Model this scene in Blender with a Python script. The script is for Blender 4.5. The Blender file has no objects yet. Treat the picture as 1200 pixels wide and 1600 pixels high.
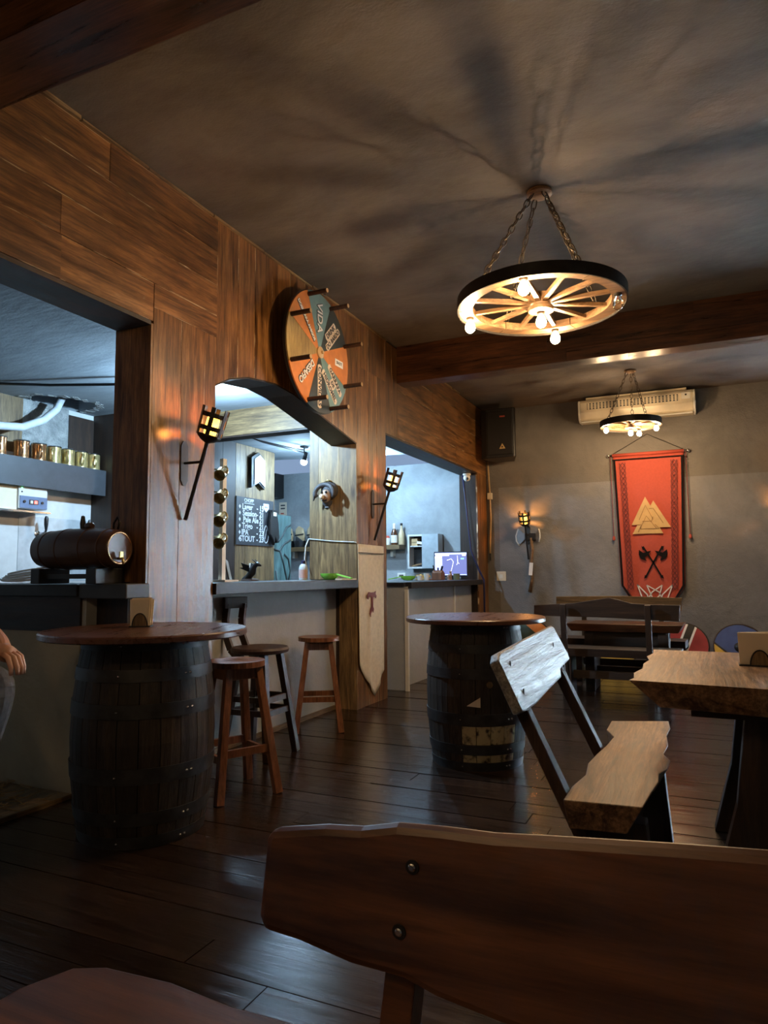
import bpy, math, random
from mathutils import Vector, Matrix, Quaternion
random.seed(7)
PI = math.pi
scene = bpy.context.scene
COL = scene.collection

# ------------------------------------------------------------------ camera
cam_d = bpy.data.cameras.new('camera'); cam = bpy.data.objects.new('camera', cam_d); COL.objects.link(cam)
cam_d.sensor_fit = 'VERTICAL'; cam_d.sensor_height = 36.0; cam_d.lens = 36.0*1086.73/1600.0
cam_d.clip_start = 0.05
CR = Vector((0.908554, 0.417708, -0.007008)); CU = Vector((0.043276, -0.077418, 0.996059)); CF = Vector((-0.415519, 0.905277, 0.088415))
m = Matrix((CR, CU, -CF)).transposed().to_4x4(); m.translation = Vector((2.73, 0, 1.15))
cam.matrix_world = m
scene.camera = cam

# ------------------------------------------------------------------ world, view
scene.view_settings.view_transform = 'Standard'; scene.view_settings.look = 'None'
scene.view_settings.gamma = 1.0; scene.view_settings.use_curve_mapping = False
scene.view_settings.exposure = 0.68
W = bpy.data.worlds.new('world'); scene.world = W; W.use_nodes = True
W.node_tree.nodes['Background'].inputs[0].default_value = (0.25, 0.36, 0.55, 1)
W.node_tree.nodes['Background'].inputs[1].default_value = 0.6
BULB, TORCH, COOL = 24.0, 1.7, 1500.0     # lamp strengths (emission)
DAY = 420.0                                 # dusk daylight through the street window
dl = bpy.data.lights.new('street_daylight', 'AREA'); dl.shape = 'RECTANGLE'; dl.size = 1.7; dl.size_y = 2.3
dl.energy = DAY; dl.color = (0.58, 0.78, 1.0)
dlo = bpy.data.objects.new('street_daylight', dl); COL.objects.link(dlo)
dlo.location = (4.85, 9.75, 1.5); dlo.rotation_euler = (math.radians(-90), 0, 0)

# ------------------------------------------------------------------ materials
def nt(name):
    m = bpy.data.materials.new(name); m.use_nodes = True
    return m, m.node_tree, m.node_tree.nodes['Principled BSDF']
def c4(c): return (c[0], c[1], c[2], 1.0)
def plain(name, col, rough=0.6, metal=0.0, var=0.12, scale=14.0, bump=0.0, spec=0.5):
    m, t, b = nt(name)
    tc = t.nodes.new('ShaderNodeTexCoord'); n = t.nodes.new('ShaderNodeTexNoise')
    n.inputs['Scale'].default_value = scale; n.inputs['Detail'].default_value = 5
    t.links.new(tc.outputs['Object'], n.inputs['Vector'])
    r = t.nodes.new('ShaderNodeValToRGB')
    r.color_ramp.elements[0].position = 0.3; r.color_ramp.elements[1].position = 0.7
    r.color_ramp.elements[0].color = c4([max(0, v*(1-var)) for v in col]); r.color_ramp.elements[1].color = c4([min(1, v*(1+var)) for v in col])
    t.links.new(n.outputs['Fac'], r.inputs['Fac']); t.links.new(r.outputs['Color'], b.inputs['Base Color'])
    b.inputs['Roughness'].default_value = rough; b.inputs['Metallic'].default_value = metal
    b.inputs['Specular IOR Level'].default_value = spec
    if bump:
        bp = t.nodes.new('ShaderNodeBump'); bp.inputs['Strength'].default_value = bump; bp.inputs['Distance'].default_value = 0.01
        t.links.new(n.outputs['Fac'], bp.inputs['Height']); t.links.new(bp.outputs['Normal'], b.inputs['Normal'])
    return m
def wood(name, light, dark, axis='x', rough=0.4, gs=1.0, bump=0.15, vary=0.25, knots=True, contrast=0.22, streak=0.6, edge=None):
    """stained timber: long grain along `axis` (object space), knots, per-piece shade"""
    m, t, b = nt(name); N = t.nodes.new; L = t.links.new
    tc = N('ShaderNodeTexCoord'); oi = N('ShaderNodeObjectInfo')
    ofs = N('ShaderNodeVectorMath'); ofs.operation = 'SCALE'; ofs.inputs[0].default_value = (13.1, 7.7, 5.3)
    L(oi.outputs['Random'], ofs.inputs['Scale'])
    add = N('ShaderNodeVectorMath'); add.operation = 'ADD'; L(tc.outputs['Object'], add.inputs[0]); L(ofs.outputs[0], add.inputs[1])
    sc = {'x': (1.2, 16, 16), 'y': (16, 1.2, 16), 'z': (16, 16, 1.2)}[axis]
    mp = N('ShaderNodeMapping'); mp.inputs['Scale'].default_value = [s*gs for s in sc]; L(add.outputs[0], mp.inputs['Vector'])
    n1 = N('ShaderNodeTexNoise'); n1.inputs['Scale'].default_value = 1.6; n1.inputs['Detail'].default_value = 7; n1.inputs['Roughness'].default_value = 0.65
    n1.inputs['Distortion'].default_value = 0.6; L(mp.outputs[0], n1.inputs['Vector'])
    n2 = N('ShaderNodeTexNoise'); n2.inputs['Scale'].default_value = 2.3; n2.inputs['Detail'].default_value = 3; L(add.outputs[0], n2.inputs['Vector'])
    r = N('ShaderNodeValToRGB'); e = r.color_ramp.elements
    e[0].position = 0.5-contrast*0.75; e[1].position = 0.5+contrast*0.7; e[0].color = c4(dark); e[1].color = c4(light)
    L(n1.outputs['Fac'], r.inputs['Fac'])
    mix = N('ShaderNodeMix'); mix.data_type = 'RGBA'; mix.blend_type = 'MULTIPLY'; mix.inputs[0].default_value = 0.55
    r2 = N('ShaderNodeValToRGB'); r2.color_ramp.elements[0].position = 0.3; r2.color_ramp.elements[1].position = 0.65
    r2.color_ramp.elements[0].color = (0.38, 0.34, 0.32, 1); r2.color_ramp.elements[1].color = (1.1, 1.1, 1.1, 1)
    L(n2.outputs['Fac'], r2.inputs['Fac']); L(r.outputs['Color'], mix.inputs[6]); L(r2.outputs['Color'], mix.inputs[7])
    n4 = N('ShaderNodeTexNoise'); n4.inputs['Scale'].default_value = 7.0; n4.inputs['Detail'].default_value = 4; n4.inputs['Roughness'].default_value = 0.7; L(mp.outputs[0], n4.inputs['Vector'])
    r4 = N('ShaderNodeValToRGB'); r4.color_ramp.elements[0].position = 0.38; r4.color_ramp.elements[1].position = 0.60
    r4.color_ramp.elements[0].color = (0.42, 0.38, 0.35, 1); r4.color_ramp.elements[1].color = (1.12, 1.12, 1.12, 1); L(n4.outputs['Fac'], r4.inputs['Fac'])
    m4 = N('ShaderNodeMix'); m4.data_type = 'RGBA'; m4.blend_type = 'MULTIPLY'; m4.inputs[0].default_value = streak
    L(mix.outputs[2], m4.inputs[6]); L(r4.outputs['Color'], m4.inputs[7])
    last = m4.outputs[2]
    if knots:
        ks = {'x': (1.4, 4.5, 4.5), 'y': (4.5, 1.4, 4.5), 'z': (4.5, 4.5, 1.4)}[axis]
        mk = N('ShaderNodeMapping'); mk.inputs['Scale'].default_value = [s*gs for s in ks]; L(add.outputs[0], mk.inputs['Vector'])
        v = N('ShaderNodeTexVoronoi'); v.inputs['Scale'].default_value = 1.0; v.inputs['Randomness'].default_value = 1.0; L(mk.outputs[0], v.inputs['Vector'])
        rk = N('ShaderNodeValToRGB'); rk.color_ramp.elements[0].position = 0.03; rk.color_ramp.elements[1].position = 0.13
        rk.color_ramp.elements[0].color = (0.22, 0.16, 0.13, 1); rk.color_ramp.elements[1].color = (1, 1, 1, 1); L(v.outputs['Distance'], rk.inputs['Fac'])
        mx = N('ShaderNodeMix'); mx.data_type = 'RGBA'; mx.blend_type = 'MULTIPLY'; mx.inputs[0].default_value = 0.85
        L(last, mx.inputs[6]); L(rk.outputs['Color'], mx.inputs[7]); last = mx.outputs[2]
    if edge:     # pale wear along the long edges of a board
        sg = N('ShaderNodeSeparateXYZ'); L(tc.outputs['Generated'], sg.inputs[0])
        s1 = N('ShaderNodeMath'); s1.operation = 'SUBTRACT'; s1.inputs[1].default_value = 0.5; L(sg.outputs[edge], s1.inputs[0])
        s2 = N('ShaderNodeMath'); s2.operation = 'ABSOLUTE'; L(s1.outputs[0], s2.inputs[0])
        s3 = N('ShaderNodeMapRange'); s3.inputs['From Min'].default_value = 0.483; s3.inputs['From Max'].default_value = 0.494; L(s2.outputs[0], s3.inputs['Value'])
        n5 = N('ShaderNodeTexNoise'); n5.inputs['Scale'].default_value = 5; n5.inputs['Detail'].default_value = 6; L(add.outputs[0], n5.inputs['Vector'])
        s4 = N('ShaderNodeMapRange'); s4.inputs['From Min'].default_value = 0.50; s4.inputs['From Max'].default_value = 0.60; L(n5.outputs['Fac'], s4.inputs['Value'])
        s5 = N('ShaderNodeMath'); s5.operation = 'MULTIPLY'; L(s3.outputs[0], s5.inputs[0]); L(s4.outputs[0], s5.inputs[1])
        m5 = N('ShaderNodeMix'); m5.data_type = 'RGBA'; m5.inputs[7].default_value = (0.62, 0.45, 0.28, 1); L(s5.outputs[0], m5.inputs[0]); L(last, m5.inputs[6]); last = m5.outputs[2]
    hv = N('ShaderNodeHueSaturation')
    mr = N('ShaderNodeMapRange'); mr.inputs['To Min'].default_value = 1-vary; mr.inputs['To Max'].default_value = 1+vary
    L(oi.outputs['Random'], mr.inputs['Value']); L(mr.outputs[0], hv.inputs['Value']); L(last, hv.inputs['Color'])
    L(hv.outputs[0], b.inputs['Base Color'])
    rr = N('ShaderNodeMapRange'); rr.inputs['To Min'].default_value = max(0.05, rough-0.1); rr.inputs['To Max'].default_value = min(1, rough+0.15)
    L(n1.outputs['Fac'], rr.inputs['Value']); L(rr.outputs[0], b.inputs['Roughness'])
    bp = N('ShaderNodeBump'); bp.inputs['Strength'].default_value = bump; bp.inputs['Distance'].default_value = 0.006
    L(n1.outputs['Fac'], bp.inputs['Height']); L(bp.outputs['Normal'], b.inputs['Normal'])
    return m
def plaster(name, c1, c2, scale=1.6, rough=0.85, bump=0.35, streak=(1, 1, 1), pits=True):
    m, t, b = nt(name); N = t.nodes.new; L = t.links.new
    tc = N('ShaderNodeTexCoord'); mp = N('ShaderNodeMapping'); mp.inputs['Scale'].default_value = streak; L(tc.outputs['Object'], mp.inputs['Vector'])
    n1 = N('ShaderNodeTexNoise'); n1.inputs['Scale'].default_value = scale; n1.inputs['Detail'].default_value = 9; n1.inputs['Roughness'].default_value = 0.62; n1.inputs['Distortion'].default_value = 0.5
    n2 = N('ShaderNodeTexNoise'); n2.inputs['Scale'].default_value = scale*9; n2.inputs['Detail'].default_value = 6
    n3 = N('ShaderNodeTexNoise'); n3.inputs['Scale'].default_value = 60; n3.inputs['Detail'].default_value = 3
    for n in (n1, n2, n3): L(mp.outputs[0], n.inputs['Vector'])
    r = N('ShaderNodeValToRGB'); r.color_ramp.elements[0].position = 0.32; r.color_ramp.elements[1].position = 0.68
    r.color_ramp.elements[0].color = c4(c1); r.color_ramp.elements[1].color = c4(c2); L(n1.outputs['Fac'], r.inputs['Fac'])
    L(r.outputs['Color'], b.inputs['Base Color']); b.inputs['Roughness'].default_value = rough
    s = N('ShaderNodeMath'); s.operation = 'MULTIPLY_ADD'; s.inputs[1].default_value = 0.35; L(n3.outputs['Fac'], s.inputs[0]); L(n2.outputs['Fac'], s.inputs[2])
    bp = N('ShaderNodeBump'); bp.inputs['Strength'].default_value = bump; bp.inputs['Distance'].default_value = 0.03
    L(s.outputs[0], bp.inputs['Height']); L(bp.outputs['Normal'], b.inputs['Normal'])
    return m
def glow(name, col, strength):
    m, t, b = nt(name)
    b.inputs['Base Color'].default_value = c4(col); b.inputs['Emission Color'].default_value = c4(col); b.inputs['Emission Strength'].default_value = strength
    return m
def lit_glass(name, col, strength):
    # clear bulb glass: lets the filament's light through and glows
    m = bpy.data.materials.new(name); m.use_nodes = True; t = m.node_tree; t.nodes.remove(t.nodes['Principled BSDF'])
    a = t.nodes.new('ShaderNodeAddShader'); tr = t.nodes.new('ShaderNodeBsdfTransparent'); em = t.nodes.new('ShaderNodeEmission')
    em.inputs[0].default_value = c4(col); em.inputs[1].default_value = strength
    t.links.new(tr.outputs[0], a.inputs[0]); t.links.new(em.outputs[0], a.inputs[1]); t.links.new(a.outputs[0], t.nodes['Material Output'].inputs[0]); return m
M = {}
for ax in 'xyz':
    M['pine_'+ax] = wood('stained_pine_'+ax, (0.33, 0.150, 0.043), (0.070, 0.028, 0.009), ax, rough=0.34, vary=0.22, edge={'x': 'Z', 'y': 'Z', 'z': 'Y'}[ax])
    M['pine_plain_'+ax] = wood('stained_pine_plain_'+ax, (0.33, 0.150, 0.043), (0.070, 0.028, 0.009), ax, rough=0.36, vary=0.15)
    M['beam_'+ax] = wood('beam_wood_'+ax, (0.13, 0.048, 0.018), (0.03, 0.012, 0.006), ax, rough=0.28, vary=0.2)
    M['dark_'+ax] = wood('dark_timber_'+ax, (0.05, 0.024, 0.012), (0.014, 0.007, 0.004), ax, rough=0.55, vary=0.15)
    M['old_'+ax] = wood('weathered_pine_'+ax, (0.34, 0.22, 0.095), (0.10, 0.062, 0.028), ax, rough=0.5, vary=0.15)
    M['slab_'+ax] = wood('slab_wood_'+ax, (0.34, 0.19, 0.09), (0.075, 0.036, 0.018), ax, rough=0.42, gs=0.8, vary=0.1, contrast=0.16, bump=0.4, streak=0.8)
M['stool'] = wood('stool_wood', (0.33, 0.135, 0.06), (0.15, 0.058, 0.026), 'z', rough=0.32, vary=0.15, knots=False)
M['stool_dark'] = wood('dark_stool_wood', (0.07, 0.030, 0.016), (0.03, 0.013, 0.008), 'z', rough=0.5, vary=0.1, knots=False)
M['tabletop'] = wood('tabletop_wood', (0.14, 0.062, 0.036), (0.08, 0.034, 0.02), 'y', rough=0.27, knots=False, bump=0.03, vary=0.05, streak=0.15)
M['stave'] = wood('barrel_stave', (0.058, 0.040, 0.026), (0.016, 0.011, 0.008), 'z', rough=0.6, gs=1.6, bump=0.5, vary=0.45, knots=False)
M['fg'] = wood('reddish_slab', (0.20, 0.078, 0.028), (0.045, 0.016, 0.008), 'x', rough=0.36, gs=0.55, vary=0.02, contrast=0.22, streak=0.45)
M['grey_slab'] = wood('sheen_grey_slab', (0.40, 0.37, 0.34), (0.09, 0.075, 0.062), 'y', rough=0.40, gs=1.1, vary=0.02, contrast=0.16, bump=0.9, streak=0.8, knots=False)  # pale grey puts the cool daylight sheen into the wood colour
M['post'] = wood('bench_post', (0.085, 0.040, 0.020), (0.03, 0.013, 0.007), 'z', rough=0.65, vary=0.1, knots=False)
M['spoke'] = wood('spoke_wood', (0.34, 0.20, 0.095), (0.16, 0.085, 0.04), 'x', rough=0.45, knots=False, vary=0.1)
M['floor'] = wood('painted_floor', (0.040, 0.024, 0.017), (0.018, 0.010, 0.007), 'x', rough=0.17, gs=0.9, bump=0.3, vary=0.28, knots=False)
M['ceiling'] = plaster('ceiling_plaster', (0.090, 0.077, 0.065), (0.160, 0.138, 0.117), scale=1.3, streak=(1, 1.7, 1), bump=0.16)
M['bar_ceiling'] = plaster('bar_ceiling_plaster', (0.22, 0.25, 0.27), (0.38, 0.42, 0.45), scale=1.4, streak=(0.7, 2.2, 1), bump=0.10)
M['bar_wall'] = plaster('bar_plaster', (0.24, 0.26, 0.27), (0.42, 0.45, 0.47), scale=1.5, bump=0.35)
M['grey_wall'] = plaster('grey_plaster', (0.12, 0.115, 0.112), (0.20, 0.185, 0.172), scale=1.2, bump=0.45)
M['counter_paint'] = plaster('counter_paint', (0.34, 0.34, 0.33), (0.42, 0.42, 0.41), scale=2.0, bump=0.12, rough=0.6)
M['cream_paint'] = plaster('cream_paint', (0.34, 0.28, 0.18), (0.42, 0.35, 0.23), scale=2.0, bump=0.12, rough=0.7)
M['white_panel'] = plain('white_panel', (0.62, 0.63, 0.62), 0.35, var=0.06)
M['white_plastic'] = plain('white_plastic', (0.75, 0.72, 0.64), 0.4, var=0.04)
M['cream_plastic'] = plain('cream_plastic', (0.72, 0.62, 0.45), 0.4, var=0.04)
M['counter_top'] = plain('black_counter', (0.018, 0.017, 0.017), 0.45, var=0.3, bump=0.1, spec=0.3)
M['charcoal'] = plain('charcoal_paint', (0.045, 0.048, 0.055), 0.5)
M['black'] = plain('black_paint', (0.012, 0.011, 0.011), 0.45)
M['black_gloss'] = plain('black_plastic', (0.018, 0.018, 0.02), 0.3)
M['iron'] = plain('black_iron', (0.03, 0.026, 0.023), 0.45, metal=0.6, var=0.3)
M['hoop'] = plain('hoop_iron', (0.035, 0.034, 0.035), 0.5, metal=0.35, var=0.4, bump=0.2)
M['chain'] = plain('chain_iron', (0.10, 0.075, 0.05), 0.4, metal=0.85)
M['axe_steel'] = plain('axe_steel', (0.16, 0.16, 0.165), 0.45, metal=0.5)
M['steel'] = plain('steel', (0.6, 0.6, 0.6), 0.25, metal=1.0)
M['brass'] = plain('brass', (0.65, 0.45, 0.16), 0.25, metal=1.0)
M['copper'] = plain('copper_mug', (0.62, 0.33, 0.16), 0.2, metal=0.9, var=0.2)
M['gold_mug'] = plain('golden_mug', (0.62, 0.48, 0.22), 0.22, metal=0.7, var=0.2)
M['keg'] = plain('keg_brown', (0.075, 0.036, 0.018), 0.28, var=0.2)
M['bulb'] = lit_glass('bulb_lit', (1.0, 0.73, 0.36), BULB)
M['flame'] = lit_glass('torch_lamp', (1.0, 0.52, 0.05), TORCH)
for k_, f_ in (('cool', 1.0), ('cool_dim', 0.42), ('cool_strong', 1.9)): M[k_] = glow(k_+'_lamp', (0.46, 0.73, 1.0), COOL*f_)
gm, gt, gb = nt('clear_glass'); gb.inputs['Transmission Weight'].default_value = 1.0; gb.inputs['Roughness'].default_value = 0.02; gb.inputs['Base Color'].default_value = (1, 0.97, 0.9, 1); M['glass'] = gm
M['red'] = plain('banner_red', (0.47, 0.075, 0.045), 0.8, var=0.06, scale=40)
M['red_dark'] = plain('banner_dark_red', (0.17, 0.02, 0.015), 0.7)
M['print_black'] = plain('print_black', (0.012, 0.010, 0.010), 0.95, spec=0.1)
M['gold'] = plain('banner_gold', (0.58, 0.37, 0.15), 0.6, var=0.08)
M['gold_line'] = plain('banner_gold_line', (0.30, 0.17, 0.06), 0.6)
M['white_print'] = plain('white_print', (0.82, 0.8, 0.77), 0.6, var=0.03)
M['linen'] = plain('linen', (0.74, 0.63, 0.46), 0.85, var=0.08, scale=30)
M['burgundy'] = plain('burgundy_paint', (0.15, 0.018, 0.02), 0.6)
M['orange'] = plain('orange_paint', (0.62, 0.20, 0.035), 0.5, var=0.12)
M['teal'] = plain('teal_paint', (0.17, 0.30, 0.30), 0.5, var=0.1)
M['slate'] = plain('slate_paint', (0.035, 0.047, 0.047), 0.5, var=0.1)
M['khaki'] = wood('bare_plywood', (0.52, 0.36, 0.12), (0.36, 0.24, 0.075), 'z', rough=0.5, knots=False, vary=0.02)
M['dark_print'] = plain('dark_print', (0.03, 0.035, 0.045), 0.6)
M['sticker'] = plain('sticker_paper', (0.75, 0.62, 0.48), 0.6, var=0.04)
M['chalk'] = plain('chalk', (0.72, 0.74, 0.78), 0.9, var=0.1, scale=60)
M['chalkboard'] = plain('chalkboard', (0.03, 0.033, 0.04), 0.55, var=0.2)
M['paper'] = plain('napkin_paper', (0.78, 0.66, 0.48), 0.8, var=0.03)
M['green'] = plain('green_plastic', (0.22, 0.55, 0.06), 0.35, var=0.05)
M['teal_board'] = wood('teal_board', (0.15, 0.28, 0.28), (0.05, 0.12, 0.125), 'z', rough=0.5, knots=False, vary=0.05)
M['blue'] = plain('shield_blue', (0.045, 0.085, 0.26), 0.5)
M['shield_red'] = plain('shield_red', (0.32, 0.02, 0.025), 0.5)
M['yellow'] = plain('shield_yellow', (0.65, 0.42, 0.06), 0.5)
M['shield_green'] = plain('shield_green', (0.02, 0.045, 0.03), 0.5)
M['skin'] = plain('skin', (0.48, 0.25, 0.16), 0.5, var=0.06)
M['denim'] = plain('grey_denim', (0.085, 0.085, 0.09), 0.85, var=0.25, scale=60)
M['shirt'] = plain('brown_shirt', (0.10, 0.045, 0.02), 0.85)
M['hair'] = plain('dark_hair', (0.015, 0.010, 0.008), 0.6)
M['straw'] = plain('straw', (0.34, 0.20, 0.07), 0.8)
M['cable_white'] = plain('white_cable', (0.62, 0.62, 0.6), 0.5)
M['cable_blue'] = plain('blue_cable', (0.015, 0.017, 0.07), 0.5)
M['cable_tan'] = plain('tan_cable', (0.50, 0.33, 0.16), 0.5)
M['screen'] = glow('monitor_screen', (0.10, 0.11, 0.26), 1.2)
M['screen_light'] = glow('monitor_light', (0.35, 0.40, 0.85), 1.3)
M['screen_white'] = glow('monitor_white', (0.75, 0.78, 1.0), 1.6)
M['screen_teal'] = glow('monitor_teal', (0.2, 0.5, 0.6), 1.3)
M['led_red'] = glow('led_red', (1.0, 0.1, 0.08), 3.0)
M['led_green'] = glow('led_green', (0.15, 1.0, 0.4), 3.0)
M['steel_blue'] = plain('steel_blue_panel', (0.13, 0.17, 0.27), 0.5)
M['bottle_white'] = plain('bottle_white', (0.7, 0.68, 0.64), 0.35)
M['bottle_brown'] = plain('bottle_brown', (0.07, 0.025, 0.01), 0.15)
M['bottle_cream'] = plain('bottle_cream', (0.55, 0.42, 0.25), 0.35)
M['pvc'] = plain('pvc_pipe', (0.6, 0.63, 0.66), 0.35)
M['rubble'] = plaster('broken_plaster', (0.24, 0.25, 0.25), (0.6, 0.6, 0.57), scale=9, bump=1.0)
M['troll'] = plain('carved_hood', (0.06, 0.055, 0.06), 0.6, bump=0.6, scale=40)
M['troll_face'] = plain('carved_face', (0.35, 0.22, 0.15), 0.5)
M['fries'] = plain('corn_snack', (0.75, 0.5, 0.13), 0.6)

# ------------------------------------------------------------------ mesh helpers
class MB:
    def __init__(s): s.v = []; s.f = []
    def add(s, vs, fs):
        k = len(s.v); s.v += [tuple(v) for v in vs]; s.f += [tuple(i+k for i in f) for f in fs]; return s
    def box(s, c, d, rot=None):
        x, y, z = d[0]/2, d[1]/2, d[2]/2
        vs = [Vector(p) for p in ((-x,-y,-z),(x,-y,-z),(x,y,-z),(-x,y,-z),(-x,-y,z),(x,-y,z),(x,y,z),(-x,y,z))]
        if rot is not None: vs = [rot @ v for v in vs]
        return s.add([v+Vector(c) for v in vs], [(3,2,1,0),(4,5,6,7),(0,1,5,4),(1,2,6,5),(2,3,7,6),(3,0,4,7)])
    def bx(s, x0, x1, y0, y1, z0, z1): return s.box(((x0+x1)/2,(y0+y1)/2,(z0+z1)/2), (x1-x0,y1-y0,z1-z0))
    def bar(s, a, b, w, h, up=(0,0,1), w2=None, h2=None):
        a, b = Vector(a), Vector(b); d = (b-a).normalized(); u = Vector(up)
        r = d.cross(u)
        if r.length < 1e-4: r = d.cross(Vector((1,0,0)))
        r.normalize(); u = r.cross(d)
        w2 = w2 or w; h2 = h2 or h; vs = []
        for p, ww, hh in ((a,w,h),(b,w2,h2)):
            for i, j in ((-1,-1),(1,-1),(1,1),(-1,1)): vs.append(p + r*(i*ww/2) + u*(j*hh/2))
        return s.add(vs, [(0,1,2,3),(7,6,5,4),(0,4,5,1),(1,5,6,2),(2,6,7,3),(3,7,4,0)])
    def tube(s, pts, r, seg=8, closed=False):
        pts = [Vector(p) for p in pts]; n = len(pts); k = len(s.v); prev = None
        rs = r if isinstance(r, (list, tuple)) else [r]*n
        for i, p in enumerate(pts):
            if closed: d = pts[(i+1)%n]-pts[i-1]
            else: d = pts[min(i+1,n-1)]-pts[max(i-1,0)]
            d.normalize()
            if prev is None:
                u = d.cross(Vector((0,0,1)))
                if u.length < 1e-3: u = d.cross(Vector((1,0,0)))
            else: u = prev - d*prev.dot(d)
            u.normalize(); prev = u; w = d.cross(u)
            for j in range(seg):
                a = 2*PI*j/seg; s.v.append(tuple(p + (u*math.cos(a)+w*math.sin(a))*rs[i]))
        for i in range(n if closed else n-1):
            for j in range(seg):
                a, b2 = k+i*seg+j, k+i*seg+(j+1)%seg; i2 = (i+1)%n
                s.f.append((a, b2, k+i2*seg+(j+1)%seg, k+i2*seg+j))
        if not closed:
            s.f.append(tuple(k+j for j in range(seg))[::-1]); s.f.append(tuple(k+(n-1)*seg+j for j in range(seg)))
        return s
    def lathe(s, prof, c=(0,0,0), seg=24, rot=None, a0=0, a1=2*PI, caps=True):
        k = len(s.v); full = abs(a1-a0-2*PI) < 1e-6; ns = seg if full else seg+1; c = Vector(c)
        for r, z in prof:
            for j in range(ns):
                a = a0+(a1-a0)*j/seg; v = Vector((r*math.cos(a), r*math.sin(a), z))
                if rot is not None: v = rot @ v
                s.v.append(tuple(v+c))
        for i in range(len(prof)-1):
            for j in range(seg if full else seg):
                j2 = (j+1)%ns
                s.f.append((k+i*ns+j, k+i*ns+j2, k+(i+1)*ns+j2, k+(i+1)*ns+j))
        if caps and full:
            if prof[0][0] > 1e-6: s.f.append(tuple(k+j for j in range(ns))[::-1])
            if prof[-1][0] > 1e-6: s.f.append(tuple(k+(len(prof)-1)*ns+j for j in range(ns)))
        return s
    def prism(s, poly, d, fn):
        """poly 2-D (ccw), extruded from 0 to d ; fn(u,v,w)->3-D"""
        n = len(poly); vs = [fn(u,v,0) for u,v in poly]+[fn(u,v,d) for u,v in poly]
        return s.add(vs, [tuple(range(n))[::-1], tuple(range(n,2*n))]+[(i,(i+1)%n,n+(i+1)%n,n+i) for i in range(n)])
    def ball(s, c, r, seg=12, sc=(1,1,1), rings=None):
        rg = rings or max(6, seg//2); pr = [(r*math.sin(PI*i/rg), -r*math.cos(PI*i/rg)) for i in range(rg+1)]
        return s.lathe(pr, c, seg, Matrix.Diagonal(sc), caps=False)
    def build(s, name, mat, parent=None, smooth=False, bevel=0.0, loc=None, world=True, shade_angle=None):
        vs = s.v
        if parent is not None and world:
            inv = WM(parent).inverted(); vs = [tuple(inv @ Vector(v)) for v in vs]
        if loc is not None: vs = [tuple(Vector(v)-Vector(loc)) for v in vs]
        me = bpy.data.meshes.new(name); me.from_pydata(vs, [], s.f)
        me.validate(); me.update()
        me.materials.append(M[mat] if isinstance(mat, str) else mat)
        import bmesh
        bm = bmesh.new(); bm.from_mesh(me); bmesh.ops.recalc_face_normals(bm, faces=bm.faces); bm.to_mesh(me); bm.free()
        if smooth:
            for p in me.polygons: p.use_smooth = True
            if smooth != 'all':
                try: me.set_sharp_from_angle(angle=math.radians(40))
                except Exception: pass
        o = bpy.data.objects.new(name, me); COL.objects.link(o)
        if loc is not None: o.location = loc
        if parent is not None: o.parent = parent
        if bevel:
            bv = o.modifiers.new('bevel', 'BEVEL'); bv.width = bevel; bv.segments = 2; bv.limit_method = 'ANGLE'
        return o
def WM(o):
    m = Matrix.LocRotScale(o.location, o.rotation_euler, o.scale)
    return WM(o.parent) @ m if o.parent else m
def thing(name, label, cat, loc=(0,0,0), rz=0, group=None):
    o = bpy.data.objects.new(name, None); COL.objects.link(o); o.empty_display_size = 0.1
    o.location = loc; o.rotation_euler = (0,0,rz); return tag(o, label, cat, group)
def tag(o, label, cat, group=None):
    o['label'] = label; o['category'] = cat
    if group: o['group'] = group
    return o
def struct(o, label=None):
    o['kind'] = 'structure'
    if label: o['label'] = label
    return o
def dup(root, loc, rz, label, group=None):
    def cp(o, par):
        c = o.copy(); COL.objects.link(c); c.parent = par
        for ch in [x for x in bpy.data.objects if x.parent == o and x != c]: cp(ch, c)
        return c
    r = cp(root, None); r.location = loc; r.rotation_euler = (0,0,rz); r['label'] = label
    if group: r['group'] = group
    return r
def text_mesh(txt, size, name, mat, parent, mw, bold=0.0):
    cu = bpy.data.curves.new('txt', 'FONT'); cu.body = txt; cu.size = size; cu.align_x = 'CENTER'; cu.align_y = 'CENTER'; cu.extrude = 0.0012; cu.offset = bold; cu.resolution_u = 3
    ob = bpy.data.objects.new('txt', cu); COL.objects.link(ob); bpy.context.view_layer.update()
    me = bpy.data.meshes.new_from_object(ob.evaluated_get(bpy.context.evaluated_depsgraph_get()))
    bpy.data.objects.remove(ob); me.name = name
    me.transform((WM(parent).inverted() if parent else Matrix()) @ mw); me.materials.clear(); me.materials.append(M[mat])
    o = bpy.data.objects.new(name, me); COL.objects.link(o); o.parent = parent; return o
def frame(o, ux, uy):
    """matrix with local x->ux, local y->uy, origin o"""
    ux = Vector(ux).normalized(); uy = Vector(uy).normalized(); uz = ux.cross(uy)
    mm = Matrix((ux, uy, uz)).transposed().to_4x4(); mm.translation = Vector(o); return mm
def YZ(x0): return lambda u, v, w: (x0+w, u, v)     # polygon in (y,z), extruded along +x
def XZ(y0): return lambda u, v, w: (u, y0+w, v)
def XY(z0): return lambda u, v, w: (u, v, z0+w)
R90Y = Matrix.Rotation(PI/2, 3, 'Y'); R90X = Matrix.Rotation(PI/2, 3, 'X')

# ================================================================== STRUCTURE
ZC, ZB, YB = 3.43, 2.75, 9.40           # ceiling, bar ceiling, back wall
XR = 5.80
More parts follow.
